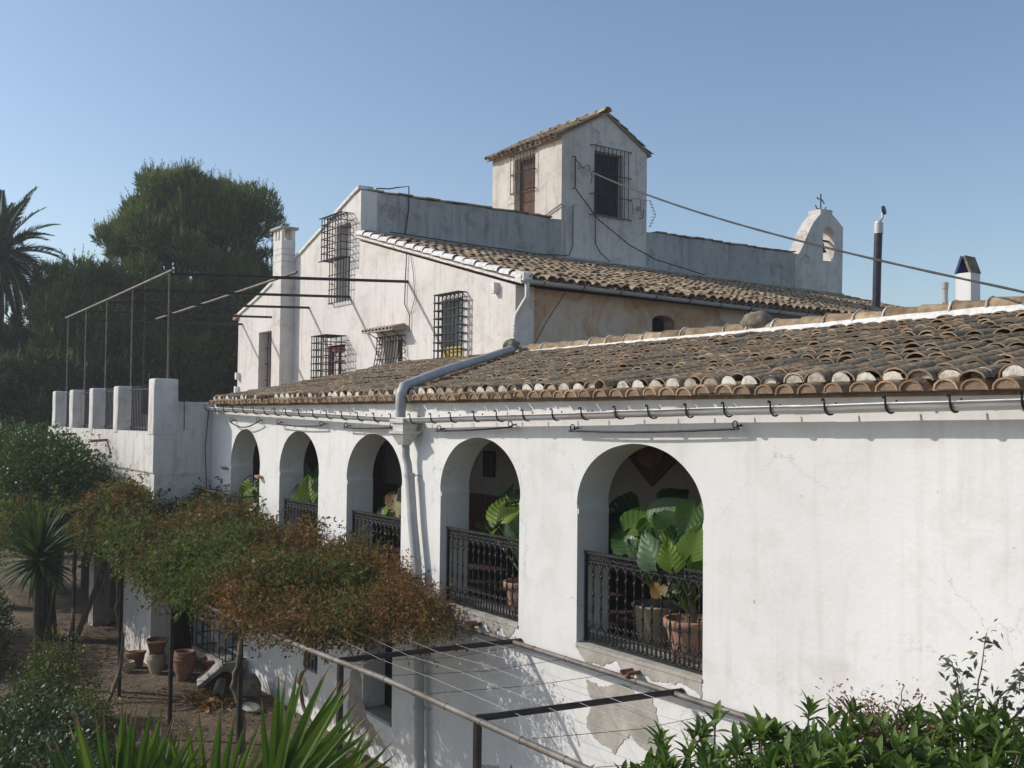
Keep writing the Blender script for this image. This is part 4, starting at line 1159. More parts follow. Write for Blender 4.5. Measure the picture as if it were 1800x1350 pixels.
for yy in (18.98, 19.3): g.tube([(ax, yy, 10.35), (ax, yy - .04, 10.8), (ax, yy + .25, 10.82)], .008, 5)
for k in range(9):
    z = 10.1 + k * .09; q = abs(k - 4) * .035
    g.tube([(ax, 19.62 + .1 - q, z), (ax, 19.85 - q, z)], .007, 4)
g.tube([(ax, 19.62, 10.06), (ax, 19.85, 10.42), (ax, 19.85, 10.48), (ax, 19.62, 10.84)], .008, 5)
g.build('television_antenna', CABLE, tw)
MB().obox((ax, 19.22, 10.55), (.03, 0, 0), (0, .06, 0), (0, 0, .05)).build('antenna_box', ORANGE, tw)

# ------------------------------------------------------------------ bell gable
bgx = thing('bell_gable', 'curved white bell gable with a small bell and an iron cross', 'bell gable', (XR, 27.6, 9))
outl = [(26.2, 7.6), (28.58, 7.6), (28.66, 9.6), (28.70, 11.18), (28.45, 11.36), (28.2, 11.51), (28.12, 11.55), (28.12, 11.70), (27.5, 11.66), (27.5, 11.50), (27.33, 11.36), (27.12, 11.16), (26.95, 10.93), (26.78, 10.66), (26.58, 10.32), (26.42, 10.1), (26.2, 9.92)]
hole = [(27.62, 9.95), (28.22, 9.98)] + [(27.92 + .3 * math.cos(math.pi * k / 10), 10.82 + .3 * math.sin(math.pi * k / 10)) for k in range(11)]
bw = plate(outl, [hole], .5, lambda p, q, d: (XR + .02 - d, p, q)).build('wall', TOWERW, bgx); fix_normals(bw)
bl = MB().lathe([(.0, .34), (.06, .34), (.10, .30), (.12, .18), (.15, .06), (.2, 0), (.18, 0), (.1, .1), (.001, .2)], (XR - .22, 27.82, 10.28), 16).build('bell', BRONZE, bgx)
MB().tube([(XR - .22, 27.5, 10.68), (XR - .22, 28.3, 10.68)], .04, 6).build('bell_yoke', WOOD, bgx)
cr = MB(); cr.tube([(XR - .22, 27.82, 11.68), (XR - .22, 27.82, 12.25)], .022, 6)
cr.tube([(XR - .22, 27.62, 12.12), (XR - .22, 27.66, 12.06), (XR - .22, 27.82, 12.08), (XR - .22, 27.97, 12.0), (XR - .22, 28.0, 11.93)], .02, 6)
for dy in (-.22, .22): cr.tube([(XR - .22, 27.82, 11.72), (XR - .22, 27.82 + dy, 11.74), (XR - .22, 27.82 + dy * 1.3, 11.84)], .02, 5)
cr.build('iron_cross', IRON, bgx)

# ------------------------------------------------------------------ flues and chimneys behind
sp_ = thing('stove_pipe', 'tall dark plum stove pipe with grey collar and flap cowl on the house roof', 'flue', (-17, 25.0, 7.7))
MB().tube([(-17, 25.0, 7.65), (-17, 25.05, 8.9), (-17, 25.12, 10.05)], .115, 16).build('pipe', PURPLE, sp_)
g = MB(); g.tube([(-17, 25.12, 10.0), (-17, 25.13, 10.3)], .13, 16); g.tube([(-17, 25.13, 10.29), (-17, 25.14, 10.34)], .105, 16); g.build('collar', ZINC, sp_)
g = MB(); g.tube([(-17, 25.1, 10.32), (-17, 25.3, 10.46), (-17, 25.33, 10.62)], .035, 8); g.build('cowl_arm', ZINC, sp_)
g = MB(); g.tube([(-16.98, 25.3, 10.69), (-16.92, 25.32, 10.70)], .13, 16, smooth=False); g.build('cowl_disc', STEEL, sp_)
c2 = thing('roof_chimney', 'small white chimney with a peaked two-slab cap behind the wing ridge', 'chimney', (-6.85, 12.0, 5.3))
MB().box(-6.95, -6.75, 11.9, 12.12, 5.2, 6.46).build('stack', WHITE, c2)
for s_, mm in ((-1, BLUEM), (1, STONE)):
    x0 = -6.85 + s_ * .11
    MB().add([(x0, 11.89, 6.46), (x0, 12.13, 6.46), (-6.85 + s_ * .03, 12.13, 6.68), (-6.85 + s_ * .03, 11.89, 6.68), (x0 - s_ * .03, 11.89, 6.46), (x0 - s_ * .03, 12.13, 6.46), (-6.85 + s_ * .002, 12.13, 6.665), (-6.85 + s_ * .002, 11.89, 6.665)],
             [(0, 1, 2, 3), (7, 6, 5, 4), (0, 4, 5, 1), (1, 5, 6, 2), (2, 6, 7, 3), (3, 7, 4, 0)]).build('cap_slab', mm, c2)
vp = thing('vent_pipe', 'short grey vent pipe beside the small white chimney', 'vent', (-7.15, 12, 5.3))
MB().tube([(-7.15, 12, 5.25), (-7.15, 12, 6.36)], .035, 10).build('pipe', PVC, vp)
MB().tube([(-7.15, 12, 6.3), (-7.15, 12, 6.38)], .042, 10).build('pipe_collar', PVC, vp)

# boulders on the roof
def rock(name, c, r_, label, cat='stone', mat=STONE, sq=(1, 1, .75), seed=0):
    bm = bmesh.new(); bmesh.ops.create_icosphere(bm, subdivisions=3, radius=1)
    for v in bm.verts:
        d = 1 + .25 * mnoise.noise(v.co * 1.6 + Vector((seed, 0, 0))) + .1 * mnoise.noise(v.co * 5)
        v.co = Vector((v.co.x * sq[0], v.co.y * sq[1], v.co.z * sq[2])) * d * r_ + Vector(c)
    me = bpy.data.meshes.new(name); bm.to_mesh(me); bm.free(); me.materials.append(mat)
    for p in me.polygons: p.use_smooth = True
    return tag(link(name, me), label, cat)
rock('rock', (-14.32, 10.28, RZ + .19), .15, 'rough grey boulder weighing down the pipe at the house corner', seed=1)
rock('rock', (-9.0, 10.55, RZ + .25), .17, 'mossy brown boulder sitting on the white roof ridge', sq=(1.35, .9, .8), seed=5)

# overhead cable
g = MB()
A0, A1 = Vector((-20.55, 17.05, 11.35)), Vector((-5.115, 10.0, 5.893))
pts = []
for k in range(41):
    s_ = 1.35 * k / 40
    p = A0.lerp(A1, s_) if s_ <= 1 else A1 + (A1 - A0) * (s_ - 1)
    pts.append(p + Vector((0, 0, -.9 * s_ * (1 - s_) * (1 if s_ < 1 else .5))))
g.tube(pts, [.021 - .012 * k / 40 + .003 * (k % 2) for k in range(41)], 6)
tag(g.build('overhead_cable', CABLE), 'grey twisted overhead cable running from the roof tower above the ridge', 'cable')
# ------------------------------------------------------------------ terrace block
TXR, TYF = -18.75, 5.41
ter = thing('terrace', 'whitewashed terrace block with stout square pillars beside the arcade', 'terrace', (-23, 6, 0))
# lower storey: front wall with arched openings, side wall with a doorway
def arch2(x0, x1, z0, zi, zt): return [(x0, z0), (x1, z0)] + [((x0 + x1) / 2 + (x1 - x0) / 2 * math.cos(math.pi * k / 10), zi + (zt - zi) * math.sin(math.pi * k / 10)) for k in range(11)]
lf = plate([(-28.0, -.3), (TXR, -.3), (TXR, 3.6), (-28.0, 3.6)], [arch2(-22.75, -22.15, 2.5, 3.05, 3.34), arch2(-20.55, -19.9, 2.5, 3.0, 3.3), rect(-27.6, -23.4, -.2, 2.1), rect(-23.0, -20.6, -.2, 2.15)], .35, lambda p, q, d: (p, TYF + .03 + d, q)).build('lower_front_wall', TERR, ter)
fix_normals(lf)
ls_ = plate([(TYF + .381, -.3), (6.55, -.3), (6.55, 3.6), (TYF + .381, 3.6)], [rect(5.80, 6.32, -.1, 1.95)], .3, lambda p, q, d: (TXR - d, p, q)).build('lower_side_wall', TERR, ter)
fix_normals(ls_)
MB().box(-28.0, TXR - .31, 6.3, 6.5, -.3, 3.5).build('porch_dark_backing', DARK, ter)  # black backing: the shade inside the openings is put into its colour
MB().box(TXR - 1.2, TXR - 1.1, 5.8, 6.3, -.3, 3.5).build('doorway_dark_backing', DARK, ter)  # black sheet inside the doorway, painted shade instead of a door leaf
# upper band, slightly proud
ub = MB()
prof = [(0, 3.52), (.02, 3.49), (.05, 3.47), (.40, 3.47), (.40, 4.26), (0, 4.26)]
ub.prism([(-p, q) for p, q in prof], lambda p, q, d: (-28.05 + d, TYF - p, q), 0, 28.05 + TXR + .01)
ub.build('parapet', TERR, ter)
MB().box(TXR - .3, TXR + .012, TYF + .401, 6.497, 3.47, 4.83).build('side_parapet', TERR, ter)
MB().box(-28.0, TXR - .31, TYF + .41, 10.595, 3.47, 3.75).build('terrace_floor', CLAY, ter)
MB().box(-28.05, -27.75, TYF + .401, 10.59, 3.471, 4.6).build('far_parapet', TERR, ter)
MB().box(TXR - .3, TXR - .02, 6.93, 10.59, 2.3, 4.74).build('inner_parapet', TERR, ter)
PIL = [(-18.74, .36, .44), (-21.22, .36, .46), (-23.3, .36, .46), (-25.25, .36, .46), (-27.15, .38, .46)]
def soft_box(x0, x1, y0, y1, z0, z1, r_=.03):
    bm = bmesh.new(); bmesh.ops.create_cube(bm, size=1)
    for v in bm.verts: v.co = Vector(((x0 + x1) / 2 + v.co.x * (x1 - x0), (y0 + y1) / 2 + v.co.y * (y1 - y0), (z0 + z1) / 2 + v.co.z * (z1 - z0)))
    bmesh.ops.bevel(bm, geom=bm.edges[:], offset=r_, segments=3, profile=.5, affect='EDGES')
    bmesh.ops.subdivide_edges(bm, edges=[e for e in bm.edges if e.calc_length() > .3], cuts=3, use_grid_fill=True)
    for v in bm.verts:
        v.co += Vector((mnoise.noise(v.co * 2.2), mnoise.noise(v.co * 2.2 + Vector((7, 0, 0))), 0)) * .012
    return bm
for i, (x1, wx_, wy_) in enumerate(PIL):
    bm = soft_box(x1 - wx_, x1 + (.013 if i == 0 else 0), TYF - .012, TYF + wy_, 4.2, 5.25 if i == 0 else 5.16)
    me = bpy.data.meshes.new('pillar'); bm.to_mesh(me); bm.free(); me.materials.append(TERR)
    for p in me.polygons: p.use_smooth = True
    link('pillar', me, ter)
tb = MB().tube([(0, 0, 0), (0, 0, .92)], .012, 5).mesh('bar', IRON)
for i in range(4):
    x0, x1 = PIL[i + 1][0], PIL[i][0] - PIL[i][1]
    g = MB()
    for z in (4.32, 5.08): g.tube([(x0 - .02, TYF + .24, z), (x1 + .02, TYF + .24, z)], .014, 5)
    br = g.build('bar_panel', IRON, ter)
    n = int((x1 - x0) / .11)
    for k in range(1, n):
        link('bar', tb, br, mat=Matrix.Translation((x0 + (x1 - x0) * k / n, TYF + .24, 4.24)))
for x, z in ((-22.05, 4.05), (-24.9, 4.13)):
    sp = barrel('drain_spout', [CLAYP, CLAYP], L=.4, w0=.13, w1=.12, h=.06, flip=-1)
    link('drain_spout', sp, ter, mat=Matrix.Translation((x, TYF - .33, z)) @ Matrix.Rotation(.06, 4, 'X'))
MB().tube([(TXR + .035, 6.42, 4.7), (TXR + .035, 6.36, 4.0), (TXR + .035, 6.40, 3.3), (TXR + .03, 6.38, 2.5)], .008, 5).build('wall_cable', CABLE, ter)
MB().tube([(TXR + .03, 5.85, 5.2), (TXR + .035, 5.9, 4.95), (TXR + .035, 5.95, 4.85), (TXR + .035, 5.96, 4.3)], .008, 5).build('wall_cable', CABLE, ter)

# steel frame above the terrace
tp = thing('terrace_pergola', 'bare dark steel pergola frame over the terrace, tied to the gable', 'pergola', (-23, 8, 3.75))
PX = [-18.92, -21.4, -23.48, -25.43, -27.34]
PZ = [7.22, 7.16, 7.10, 7.05, 7.0]
WX = [-18.56, -21.3, -23.58, -25.83, -28.2]
WZ = [7.48, 7.41, 7.35, 7.28, 7.26]
for i in range(5):
    MB().tube([(PX[i], TYF + .28, 5.1), (PX[i] - .02, TYF + .28, PZ[i])], .013, 6).build('post', GALV, tp)
    a, b = Vector((PX[i], TYF + .28, PZ[i] + .0)), Vector((WX[i], 10.6 if i < 4 else 10.59, WZ[i]))
    d = (b - a).normalized(); s_ = d.cross(Vector((0, 0, 1))).normalized(); u_ = s_.cross(d)
    MB().obox((a + b) / 2, d * ((b - a).length / 2), s_ * .025, u_ * .028).build('beam', STEEL, tp)
MB().tube([(-18.75, TYF + .28, 7.275), (-23.2, TYF + .28, 7.16), (-27.6, TYF + .28, 7.06)], .028, 8).build('purlin', GALV, tp)
MB().tube([(-18.4, 8.0, 7.42), (-23, 8.0, 7.30), (-27.7, 8.0, 7.2)], .03, 8).build('purlin', GALV, tp)
MB().tube([(PX[0] - .1, TYF + .34, 5.1), (PX[0] - .1, TYF + .34, 6.1)], .014, 5).build('post', STEEL, tp)
MB().tube([(-27.0, 7.5, 3.75), (-27.0, 7.5, 8.4)], .016, 5).build('post', STEEL, tp)

# ------------------------------------------------------------------ garden pergola (pipes, beams, wires)
WIRE = M('galvanised_wire', [(.3, (.30, .30, .30)), (.7, (.42, .42, .42))], 20, .4, 0, metal=.5)
gp = thing('garden_pergola', 'pipe pergola with dark cross beams and wires along the lower wall', 'pergola', (-12, 5, 0))
GX = [-20.3, -17.0, -14.34, -11.69, -9.02, -6.6, -4.1]
def wpx(x): return 2.20
def op(x): return 2.11 if x < -11 else 2.11 + .085 * min(1, (x + 11) / 3)
for x in GX:
    bm_ = MB(); bm_.box(x - .025, x + .025, 4.43, 4.48, -.1, op(x) - .03); bm_.build('post', STEEL, gp)
    if x > -12:
        a, b = Vector((x + .02, 4.45, op(x) + .015)), Vector((x + .22, 6.49, 2.165))
    else:
        a, b = Vector((x + .02, 4.45, op(x) + .05)), Vector((x + .1, 6.49 if x > -18 else 5.43, 2.155))
    d = (b - a).normalized(); s_ = d.cross(Vector((0, 0, 1))).normalized(); u_ = s_.cross(d)
    MB().tube([a - d * .02, b], .028, 8).build('cross_beam', STEEL, gp)
for nm, y, zf, x0, x1 in (('outer_pipe', 4.44, lambda x: op(x) - .0, -22.0, -2.2), ('wall_pipe', 6.39, lambda x: 2.115 + .045 * math.cos((x + 8) * .25), -18.7, -3.2)):
    g = MB(); n = 40
    g.tube([(x0 + (x1 - x0) * k / n, y, zf(x0 + (x1 - x0) * k / n) + .0) for k in range(n + 1)], .027, 10)
    x = x0 + .4
    while x < x1:
        g.tube([(x - .008, y, zf(x)), (x + .008, y, zf(x))], .0305, 10); x += .52
    g.build(nm, GALV, gp)
for k in range(5):
    y = 4.75 + k * .32
    MB().tube([(-10.5 + .9 * j, y + .02 * math.sin(j * 1.7 + k), 2.235 - .02 * (j % 3) * .8) for j in range(9)], .0022, 4).build('wire', WIRE, gp)
for k in range(9):
    x = -10.2 + k * .72
    MB().tube([(x, 4.44, op(x) + .04), (x + .2 + .1 * math.sin(k), 5.4, 2.19), (x + .15, 6.4, 2.165)], .0024, 4).build('wire', CABLE, gp)

# ------------------------------------------------------------------ foliage helpers
def blades(P, D, L, W, bend=.0, nrm=None):
    """diamond leaves: base point, direction, length, width -> (N,4,3)"""
    n = len(P)
    D = D / np.linalg.norm(D, axis=1)[:, None]
    if nrm is None: nrm = RNG.normal(size=(n, 3))
    E_ = np.cross(D, nrm); E_ /= (np.linalg.norm(E_, axis=1)[:, None] + 1e-9)
    L = np.asarray(L).reshape(-1, 1); W = np.asarray(W).reshape(-1, 1)
    mid = P + D * L * .48
    dn = np.array([0, 0, -1.0]) * bend
    return np.stack([P, mid + E_ * W * .5, P + D * L + dn * L, mid - E_ * W * .5], 1)
def in_ball(n):
    v = RNG.normal(size=(n, 3)); v /= np.linalg.norm(v, axis=1)[:, None]
    return v * (RNG.random(n) ** (1 / 3))[:, None]

# ------------------------------------------------------------------ the vine on the pergola
vine = thing('climbing_vine', 'dense climbing vine with rusty dry patches and white flowers covering the pipe pergola', 'vine', (-16, 5.4, 2.2))
XT = [-34, -30, -26, -23, -19.3, -16.2, -13.7, -12.3, -11.0, -10.35, -9.6, -8.6]
ZT = [2.8, 2.8, 3.0, 3.1, 3.05, 2.80, 2.70, 2.66, 2.48, 2.40, 2.36, 2.3]
def vine_points(n):
    X = -31 + 22.0 * RNG.random(n) ** .78
    X = RNG.choice([0, 1], n, p=[.22, .78]) * 0 + X
    vmax = np.where(X > -18.8, 6.42, 5.36)
    vmin = np.where(X < -20, 3.45, np.where((X < -10.3) & (X > -15.5), 4.30, 4.40))
    v = RNG.random(n)
    Y = vmin + (vmax - vmin) * v
    # the right end runs to a ragged point
    endx = np.interp(v, [0, .2, .5, .8, 1], [-10.6, -10.0, -9.4, -9.7, -10.4]) + .25 * np.sin(Y * 7) + .2 * RNG.normal(size=n)
    keep = X < endx
    zt = np.interp(X, XT, ZT)
    lump = .20 * np.sin(X * 1.9 + Y * 1.3) * np.sin(Y * 2.3 - X * .8) + .13 * np.sin(X * 4.3 + 1) * np.sin(Y * 4.7)
    top = 2.2 + (zt - 2.2) * (.42 + .58 * v ** 1.0) + lump
    bot = np.where(X < -20, 2.2 - (-20 - X).clip(0, 9) * .12, 2.12)
    u_ = RNG.random(n) ** .6
    Z = bot + (top - bot) * u_
    edge = (v < .10) & (RNG.random(n) < .5) & (X > -15.5)
    Z = np.where(edge, Z - RNG.random(n) * .22, Z)
    return np.stack([X, Y, Z], 1)[keep]
def twigs(P, nl, seglen, droop, rise=.25):
    n = len(P)
    d = RNG.normal(size=(n, 3)); d[:, 2] = np.abs(d[:, 2]) * .6 + rise; d /= np.linalg.norm(d, axis=1)[:, None]
    LP, LD = [], []
    p = P.copy()
    for k in range(nl):
        p = p + d * seglen
        d = d + RNG.normal(size=(n, 3)) * .22; d[:, 2] -= droop; d /= np.linalg.norm(d, axis=1)[:, None]
        ld = d * .5 + RNG.normal(size=(n, 3)) * .8
        LP.append(p + RNG.normal(size=(n, 3)) * .012); LD.append(ld)
    return np.concatenate(LP), np.concatenate(LD)
VG = leafmat('vine_leaf', [(.15, (.036, .052, .018)), (.45, (.08, .11, .034)), (.7, (.12, .155, .05)), (.92, (.20, .21, .08))], .75, .35, .12)
VD = leafmat('dry_vine_leaf', [(.15, (.095, .048, .025)), (.45, (.185, .092, .045)), (.7, (.27, .14, .066)), (.92, (.36, .22, .11))], .8, .3, .15)
VF = leafmat('white_flower', [(.1, (.6, .58, .55)), (.9, (.85, .85, .82))], .7, .2)
P = vine_points(31000)
LP, LD = twigs(P, 12, .038, .10)
P3 = vine_points(1500); P3[:, 2] += .05
A3, B3 = twigs(P3, 26, .024, .035, .7)
LP = np.concatenate([LP, A3]); LD = np.concatenate([LD, B3])
d2 = np.linalg.norm(LP - np.array(CAM), axis=1)
nz = np.sin(LP[:, 0] * 1.1 + 1) * np.sin(LP[:, 1] * 2.1 + LP[:, 0] * .6) + .6 * np.sin(LP[:, 0] * 3.3) * np.sin(LP[:, 1] * 4.1)
pdry = np.clip(.34 + .36 * nz + .50 * np.clip((LP[:, 0] + 12.8) / 2.2, -.1, 1) + .25 * (LP[:, 1] > 5.9), .04, .95)
dry = RNG.random(len(LP)) < pdry
sz = RNG.uniform(.026, .07, len(LP)) * RNG.choice([.8, 1.0, 1.25], len(LP)) * np.clip(d2 / 13, .9, 1.5)
for nm, msk, mt_, wr in (('green_foliage', ~dry, VG, .5), ('dry_foliage', dry, VD, .36)):
    link(nm, np_mesh(nm, blades(LP[msk], LD[msk], sz[msk], sz[msk] * wr, .1), mt_), vine, kind='stuff')
# bare fine stems sticking out
g = MB()
for k in range(420):
    p = Vector(P[RNG.integers(len(P))]); d = Vector((RNG.normal() * .5, RNG.normal() * .5, abs(RNG.normal()) * .5 + .1)).normalized()
    q = [p]
    for j in range(4):
        q.append(q[-1] + d * .11); d = (d + Vector((RNG.normal() * .25, RNG.normal() * .25, -.16 + RNG.normal() * .15))).normalized()
    g.tube(q, [.005, .004, .0035, .003, .002], 4, cap=False)
g.build('fine_stems', VINEW, vine, kind='stuff')
# flowers
F = vine_points(260)
F[:, 2] += .14
fl = MB()
V = []
for p in F:
    if RNG.random() < .35: continue
    n_ = Vector((.5 + RNG.normal() * .5, -.6 + RNG.normal() * .4, .8)).normalized(); a = n_.orthogonal().normalized(); b = n_.cross(a)
    s_ = RNG.uniform(.018, .036); c0 = Vector(p)
    for k in range(5):
        w_ = 2 * math.pi * k / 5
        d = a * math.cos(w_) + b * math.sin(w_); e = a * math.cos(w_ + .5) + b * math.sin(w_ + .5); e2 = a * math.cos(w_ - .5) + b * math.sin(w_ - .5)
        V.append([c0, c0 + e * s_ * .75 + n_ * .006, c0 + d * s_ * 1.1 + n_ * .01, c0 + e2 * s_ * .75 + n_ * .006])
link('white_flowers', np_mesh('white_flowers', np.array([[list(q) for q in f_] for f_ in V]), VF), vine, kind='stuff')
# woody trunks winding round the posts
def winder(pts, r0_, r1_):
    g = MB(); out = []
    for i in range(len(pts) - 1):
        a, b = Vector(pts[i]), Vector(pts[i + 1])
        for k in range(5): out.append(a.lerp(b, k / 5) + Vector((random.gauss(0, .008), random.gauss(0, .008), 0)))
    out.append(Vector(pts[-1]))
    n = len(out)
    g.tube(out, [r0_ + (r1_ - r0_) * i / n + random.gauss(0, .002) for i in range(n)], 7)
    g.build('trunk', VINEW, vine)
winder([(-11.55, 4.15, 0), (-11.45, 4.3, .28), (-11.68, 4.5, .55), (-11.72, 4.52, .95), (-11.85, 4.42, 1.3), (-11.62, 4.42, 1.75), (-11.66, 4.5, 2.15)], .035, .022)
winder([(-16.7, 4.2, 0), (-16.85, 4.4, .35), (-16.93, 4.5, .9), (-17.12, 4.42, 1.35), (-16.85, 4.35, 1.75), (-17.05, 4.45, 2.15)], .035, .022)
winder([(-20.0, 4.3, 0), (-20.2, 4.4, .6), (-20.4, 4.5, 1.2), (-20.15, 4.4, 1.7), (-20.3, 4.45, 2.2)], .035, .022)
winder([(-12.0, 5.75, 0), (-12.45, 5.8, .35), (-13.0, 5.85, .62), (-13.2, 5.9, .85), (-12.8, 5.8, 1.15), (-12.2, 5.5, 1.55), (-11.9, 5.2, 1.85), (-11.2, 5.2, 2.15)], .03, .018)
winder([(-10.2, 4.9, 2.25), (-9.6, 4.85, 2.12), (-9.45, 4.85, 2.0), (-9.3, 4.9, 2.03), (-9.15, 4.95, 2.12)], .012, .008)
for k in range(7):
    x = -20 + k * 1.5
    winder([(x, 4.6, 2.2), (x + .5, 5.0, 2.28), (x + 1.1, 5.5, 2.22), (x + 1.7, 6.0, 2.3)], .022, .014)
# ------------------------------------------------------------------ pines behind the terrace
PN = leafmat('pine_needles', [(.1, (.032, .052, .02)), (.4, (.075, .112, .034)), (.7, (.13, .17, .048)), (.95, (.22, .25, .075))], .6, .3, .2)
PN_SHADE = leafmat('pine_needles_painted_shade', [(.1, (.014, .026, .011)), (.5, (.034, .058, .02)), (.9, (.07, .10, .03))], .6, .15, .2)  # darker pine needles: shadow of the taller trees put into the colour
PNC = leafmat('pine_candles', [(.1, (.07, .10, .036)), (.5, (.15, .19, .068)), (.9, (.26, .29, .11))], .7, .3, .15)
def pine(base, clumps, label, trunk_pts, tr=.28, dens=430, group='pines behind the terrace', nl=(.22, .42), mat=PN, upw=1.0, candles=16):
    """clumps: (centre, radius)"""
    t = thing('pine_tree', label, 'tree', base, group)
    g = MB()
    n = len(trunk_pts)
    g.tube(trunk_pts, [tr * (1 - .65 * i / (n - 1)) for i in range(n)], 10)
    tr_o = g.build('trunk', TRUNK, t)
    top = Vector(trunk_pts[-1])
    br = MB()
    for c, r_ in clumps[::3]:
        a = Vector(trunk_pts[max(1, n - 2)]).lerp(top, random.random())
        m_ = a.lerp(Vector(c), .5) + Vector((0, 0, -.3))
        br.tube([a, m_, Vector(c)], [.09, .06, .03], 6)
    br.build('limbs', TRUNK, tr_o)
    VV = []
    for c, r_ in clumps:
        k = int(dens * (r_ / .8) ** 2)
        u_ = in_ball(k)
        rad = np.linalg.norm(u_, axis=1)[:, None] + 1e-6
        u_ = u_ / rad * (rad ** .45)
        p = np.array(c) + u_ * r_ * np.array([1, 1, .8])
        d = u_ * .7 + np.array([0, 0, upw]) + RNG.normal(size=(k, 3)) * .30
        for j in range(3):
            dd = d + RNG.normal(size=(k, 3)) * .32
            L = RNG.uniform(nl[0], nl[1], k)
            VV.append(blades(p, dd, L, L * .11))
    CC = []
    # upright candles of needles on the outer clumps: the brush-like outline
    for c, r_ in clumps:
        k = candles
        if not k: break
        az = RNG.uniform(0, 2 * np.pi, k); q = np.sqrt(RNG.random(k)) * r_ * .95
        b = np.array(c) + np.stack([q * np.cos(az), q * np.sin(az), np.sqrt(np.maximum(r_ * r_ - q * q, .01)) * .75 - .1], 1)
        d = np.stack([np.cos(az) * .28, np.sin(az) * .28, np.ones(k)], 1) + RNG.normal(size=(k, 3)) * .12
        d /= np.linalg.norm(d, axis=1)[:, None]
        H = RNG.uniform(.3, .75, k)[:, None]
        for j in range(13):
            p = b + d * H * (j / 12)
            for m2 in range(2):
                dd = d * 1.0 + RNG.normal(size=(k, 3)) * .42
                L = RNG.uniform(.10, .19, k) * (1.1 - .4 * j / 12)
                CC.append(blades(p, dd, L, L * .2))
    n0 = sum(len(v_) for v_ in VV); n1 = sum(len(v_) for v_ in CC)
    link('crown', np_mesh('crown', np.concatenate(VV + CC), [mat, PNC], idx=[0] * n0 + [1] * n1), t)
    return t
def crown(c, rx, ry, rz, n, r0_, r1_, hollow=.55, zmin=-1.0, seed=0, boxy=1.0):
    rg = random.Random(seed); out = []
    c = Vector(c)
    while len(out) < n:
        v = Vector((rg.gauss(0, 1), rg.gauss(0, 1), rg.gauss(0, 1))).normalized()
        if v.z < zmin: continue
        if boxy != 1.0: v = Vector([math.copysign(abs(q_) ** boxy, q_) for q_ in v])
        q = rg.uniform(hollow, 1.0)
        p = c + Vector((v.x * rx, v.y * ry, v.z * rz)) * q
        out.append((tuple(p), rg.uniform(r0_, r1_)))
    return out
cl = crown((-39.8, 12.9, 10.5), 2.9, 3.1, 3.2, 118, .5, .8, .5, -.7, 3, .75)
cl += crown((-39.8, 13.1, 12.7), 2.5, 2.7, 1.1, 46, .45, .7, .3, -.5, 4, .8)
cl += crown((-41, 10.6, 11.3), .9, .9, .9, 12, .4, .6, .3, -1, 5)
cl += crown((-39.9, 13.0, 7.6), 2.7, 2.9, 1.7, 64, .5, .8, .35, -1, 15)
pine((-40, 12.6, 0), cl, 'large round-headed dark pine rising behind the terrace beside the gable', [(-40, 12.6, 0), (-40.2, 12.5, 3), (-39.8, 12.6, 6), (-40, 12.7, 9)])
cl = crown((-40.4, 8.9, 8.1), 2.0, 1.8, 2.1, 70, .5, .8, .45, -1, 6) + crown((-40.6, 10.4, 6.9), 1.5, 1.5, 1.8, 44, .5, .75, .4, -1, 7)
pine((-40.4, 9.2, 0), cl, 'lower feathery pine between the date palm and the round-headed pine', [(-40.4, 9.2, 0), (-40.5, 9.3, 3), (-40.4, 9.1, 6.5)], .2, upw=1.3)
cl = crown((-44, 8.0, 5.4), 2.8, 3.2, 2.6, 90, .6, .95, .4, -1, 8)
pine((-44, 8.0, 0), cl, 'broad low pine standing under the date palm', [(-44, 8.0, 0), (-44, 8.1, 2), (-44, 8.0, 4)], .2, mat=PN_SHADE, upw=.35, candles=5)
cl = crown((-42, 15.2, 6.2), 2.6, 2.8, 3.0, 110, .6, .95, .4, -1, 9)
pine((-42, 15.2, 0), cl, 'dark pine filling the gap beside the left gable corner', [(-42, 15.2, 0), (-42, 15.1, 2.5), (-42, 15.2, 5)], .22, mat=PN_SHADE, upw=.35, candles=5)
cl = crown((-38, 10.6, 4.4), 2.3, 2.6, 2.4, 90, .55, .9, .35, -1, 10)
pine((-38, 10.6, 0), cl, 'shadowy bushy pine right behind the terrace railing', [(-38, 10.6, 0), (-38, 10.6, 1.8), (-38, 10.6, 3.5)], .2, mat=PN_SHADE, upw=.3, candles=3)
cl = crown((-36, 6.4, 4.2), 2.3, 2.2, 2.2, 80, .5, .85, .35, -1, 11)
pine((-36, 6.4, 0), cl, 'dark spreading pine beyond the leafy dome of the hedge', [(-36, 6.4, 0), (-36, 6.4, 1.8), (-36, 6.4, 3.5)], .2, mat=PN_SHADE, upw=.3, candles=3)
cl = crown((-52, 14, 5.5), 4.5, 7.0, 3.2, 150, .8, 1.2, .3, -1, 12)
pine((-52, 14, 0), cl, 'wide dark pine far behind the others', [(-52, 14, 0), (-52, 14, 2.5), (-52, 14, 5)], .3, dens=220, nl=(.3, .5))
cl = crown((-50, 4.5, 4.2), 3.5, 4.0, 2.8, 90, .8, 1.2, .3, -1, 13)
pine((-50, 4.5, 0), cl, 'far low pine at the foot of the date palm trunk', [(-50, 4.5, 0), (-50, 4.5, 2), (-50, 4.5, 4)], .3, dens=220, nl=(.3, .5))

